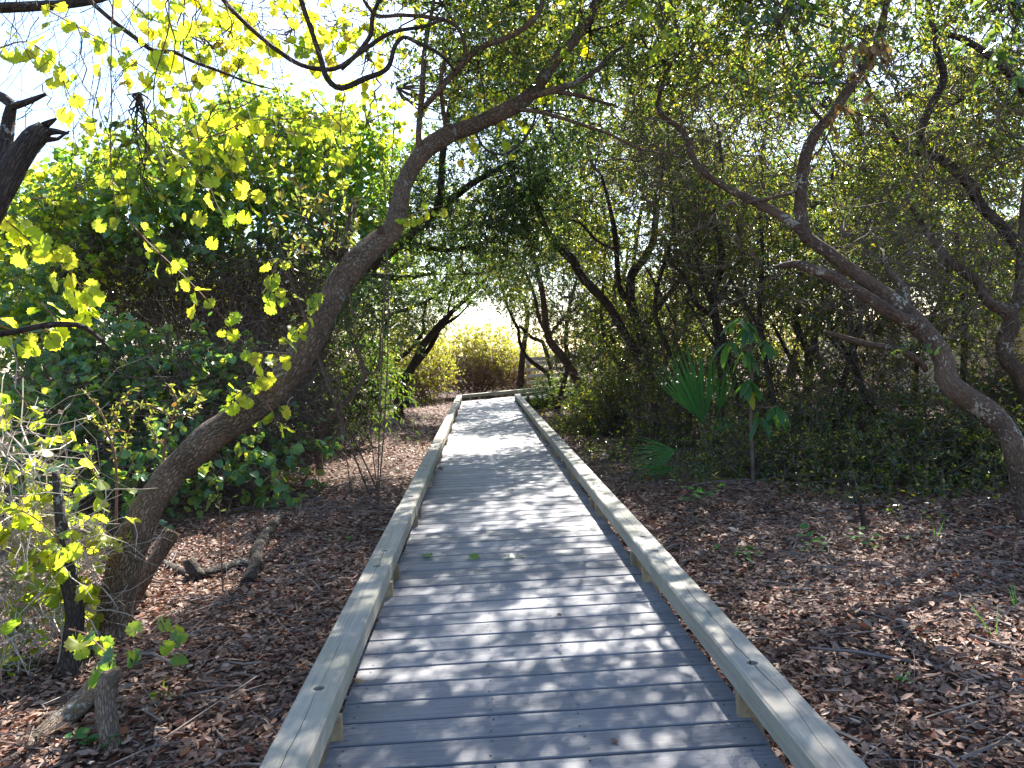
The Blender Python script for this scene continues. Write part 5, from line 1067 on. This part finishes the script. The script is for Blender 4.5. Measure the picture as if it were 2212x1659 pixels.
sticks = [
 ('forked grey stick lying in the litter right of the curb rail', [(1525,1130),(1555,1150),(1600,1122),(1640,1100),(1680,1095)]),
 ('branching grey stick beside the right curb rail', [(1465,1095),(1500,1125),(1530,1152),(1560,1165)]),
 ('long curved root like stick in the right litter', [(1660,1110),(1700,1100),(1760,1105),(1830,1120)]),
 ('pale stick slanting in the sunny litter at the right', [(1935,1400),(1970,1370),(2020,1330),(2090,1300),(2150,1285)]),
 ('short pale stick near the bottom right corner', [(2115,1545),(2135,1520),(2160,1490)]),
 ('chunky grey stick by the left curb rail', [(812,1545),(826,1520),(838,1498)]),
 ('stout stick in the litter left of the walk', [(575,1560),(600,1530),(615,1495)]),
 ('pale stick low among red leaves at the bottom left', [(300,1640),(330,1590),(355,1560)]),
 ('thin curved stick left of the walk near the fallen branch', [(640,1080),(680,1095),(720,1110),(760,1125)]),
 ('pale broken stick in the middle of the left litter', [(660,1290),(640,1310),(650,1340)]),
]
for lb, pts in sticks:
    Q = np.array([ground_at(*q)+[0, 0, .02] for q in pts]); root = thing('stick', lb, 'stick', Q[0]); g = Geo()
    r0 = rng.uniform(.008, .016); c = catmull(np.hstack([Q, np.linspace(r0, r0*.5, len(Q))[:, None]]), .04); tube(g, c[:, :3], c[:, 3], 7, .08); g.build('shaft', BARK_PALE, root, True)

# single fallen leaves: on the boards and brightly coloured ones in the litter
DECK_GREEN = [GRAPE[LEAF_VINE.name][i] for i in range(3)]
def deck_leaf(label, x, y_, size, me, tilt=.25):
    dv = CF+CR*(x-1106)/F_PX-CU*(y_-829.5)/F_PX; p = CAM+dv*((.012-HCAM)/dv[2])
    a = rng.uniform(0, 6.28); o = bpy.data.objects.new('fallen_leaf', me); col.objects.link(o)
    o.location = p; o.rotation_euler = (rng.normal(0, tilt), rng.normal(0, tilt), a); o.scale = (size,)*3
    tag(o, label, 'leaf', 'leaves fallen on the boardwalk')
def deadmesh(m):
    g = Geo(); leaves(g, np.zeros((1, 3)), np.array([[1., 0, 0]]), np.array([[0, 0, 1.]]), 1., .6, 'oval'); return g.mesh('dead_leaf', m)
DM = [deadmesh(LITTER), deadmesh(LEAF_DEAD)]
deck_leaf('green leaf lying flat on the boards, leftmost of a row of four', 932, 1200, .075, DECK_GREEN[0])
deck_leaf('large folded green leaf in the row of leaves across the boards', 1012, 1205, .085, DECK_GREEN[1], .5)
deck_leaf('curled dark green leaf on the boards right of the folded leaf', 1093, 1201, .07, DECK_GREEN[2])
deck_leaf('smallest green leaf at the right end of the row on the boards', 1122, 1200, .04, DECK_GREEN[0])
deck_leaf('brown curled leaf on a lit board near the bottom right', 1318, 1595, .05, DM[0])
deck_leaf('brown crumpled leaf beside the left curb rail on the boards', 786, 1470, .05, DM[1])
deck_leaf('dark leaf lying left on the farther boards', 958, 1012, .08, DM[0], .5)
deck_leaf('yellowish leaf near the right edge of the farther boards', 1187, 980, .08, DM[1])
deck_leaf('dark curled leaf by the right curb rail on the farther boards', 1180, 963, .1, DM[0], .5)
deck_leaf('tiny dark crumb of leaf at the seam of two lit boards', 1213, 1330, .03, DM[0])
RED = leaf_mat('red_dead_leaf', [(.28,.06,.025),(.34,.1,.03),(.3,.13,.04)], [(.5,.1,.03),(.55,.15,.03),(.5,.2,.04)], .3, .45, .4)
RM = deadmesh(RED)
for lb, x, y_, s in [('bright red leaf lying right of the cut stump', 280, 1590, .08), ('red leaf near the bottom edge left of the walk', 330, 1650, .07), ('orange leaf at the bottom edge left of the walk', 390, 1650, .06), ('crumpled red leaf above the bright red leaf', 310, 1560, .08),
   ('orange leaf by the right curb rail beyond the palmetto frond', 1315, 1020, .1), ('orange brown leaf in the litter beside the palmetto frond', 1395, 1040, .1), ('orange leaf in the shaded litter right of the curb rail', 1640, 1215, .07), ('orange leaf near the foot of the dead twig', 1900, 1175, .07),
   ('yellow orange leaf in the sunny litter at the far right', 2000, 1130, .07), ('tan upright dead leaf near the low palmetto frond', 1515, 1055, .14), ('orange leaf on the left litter near the curb rail', 760, 1490, .06)]:
    p = ground_at(x, y_); o = bpy.data.objects.new('fallen_leaf', RM); col.objects.link(o); o.location = p+np.array([0, 0, .03]); o.rotation_euler = (rng.normal(0, .35), rng.normal(0, .35), rng.uniform(0, 6)); o.scale = (s,)*3
    tag(o, lb, 'leaf', 'bright fallen leaves in the litter')
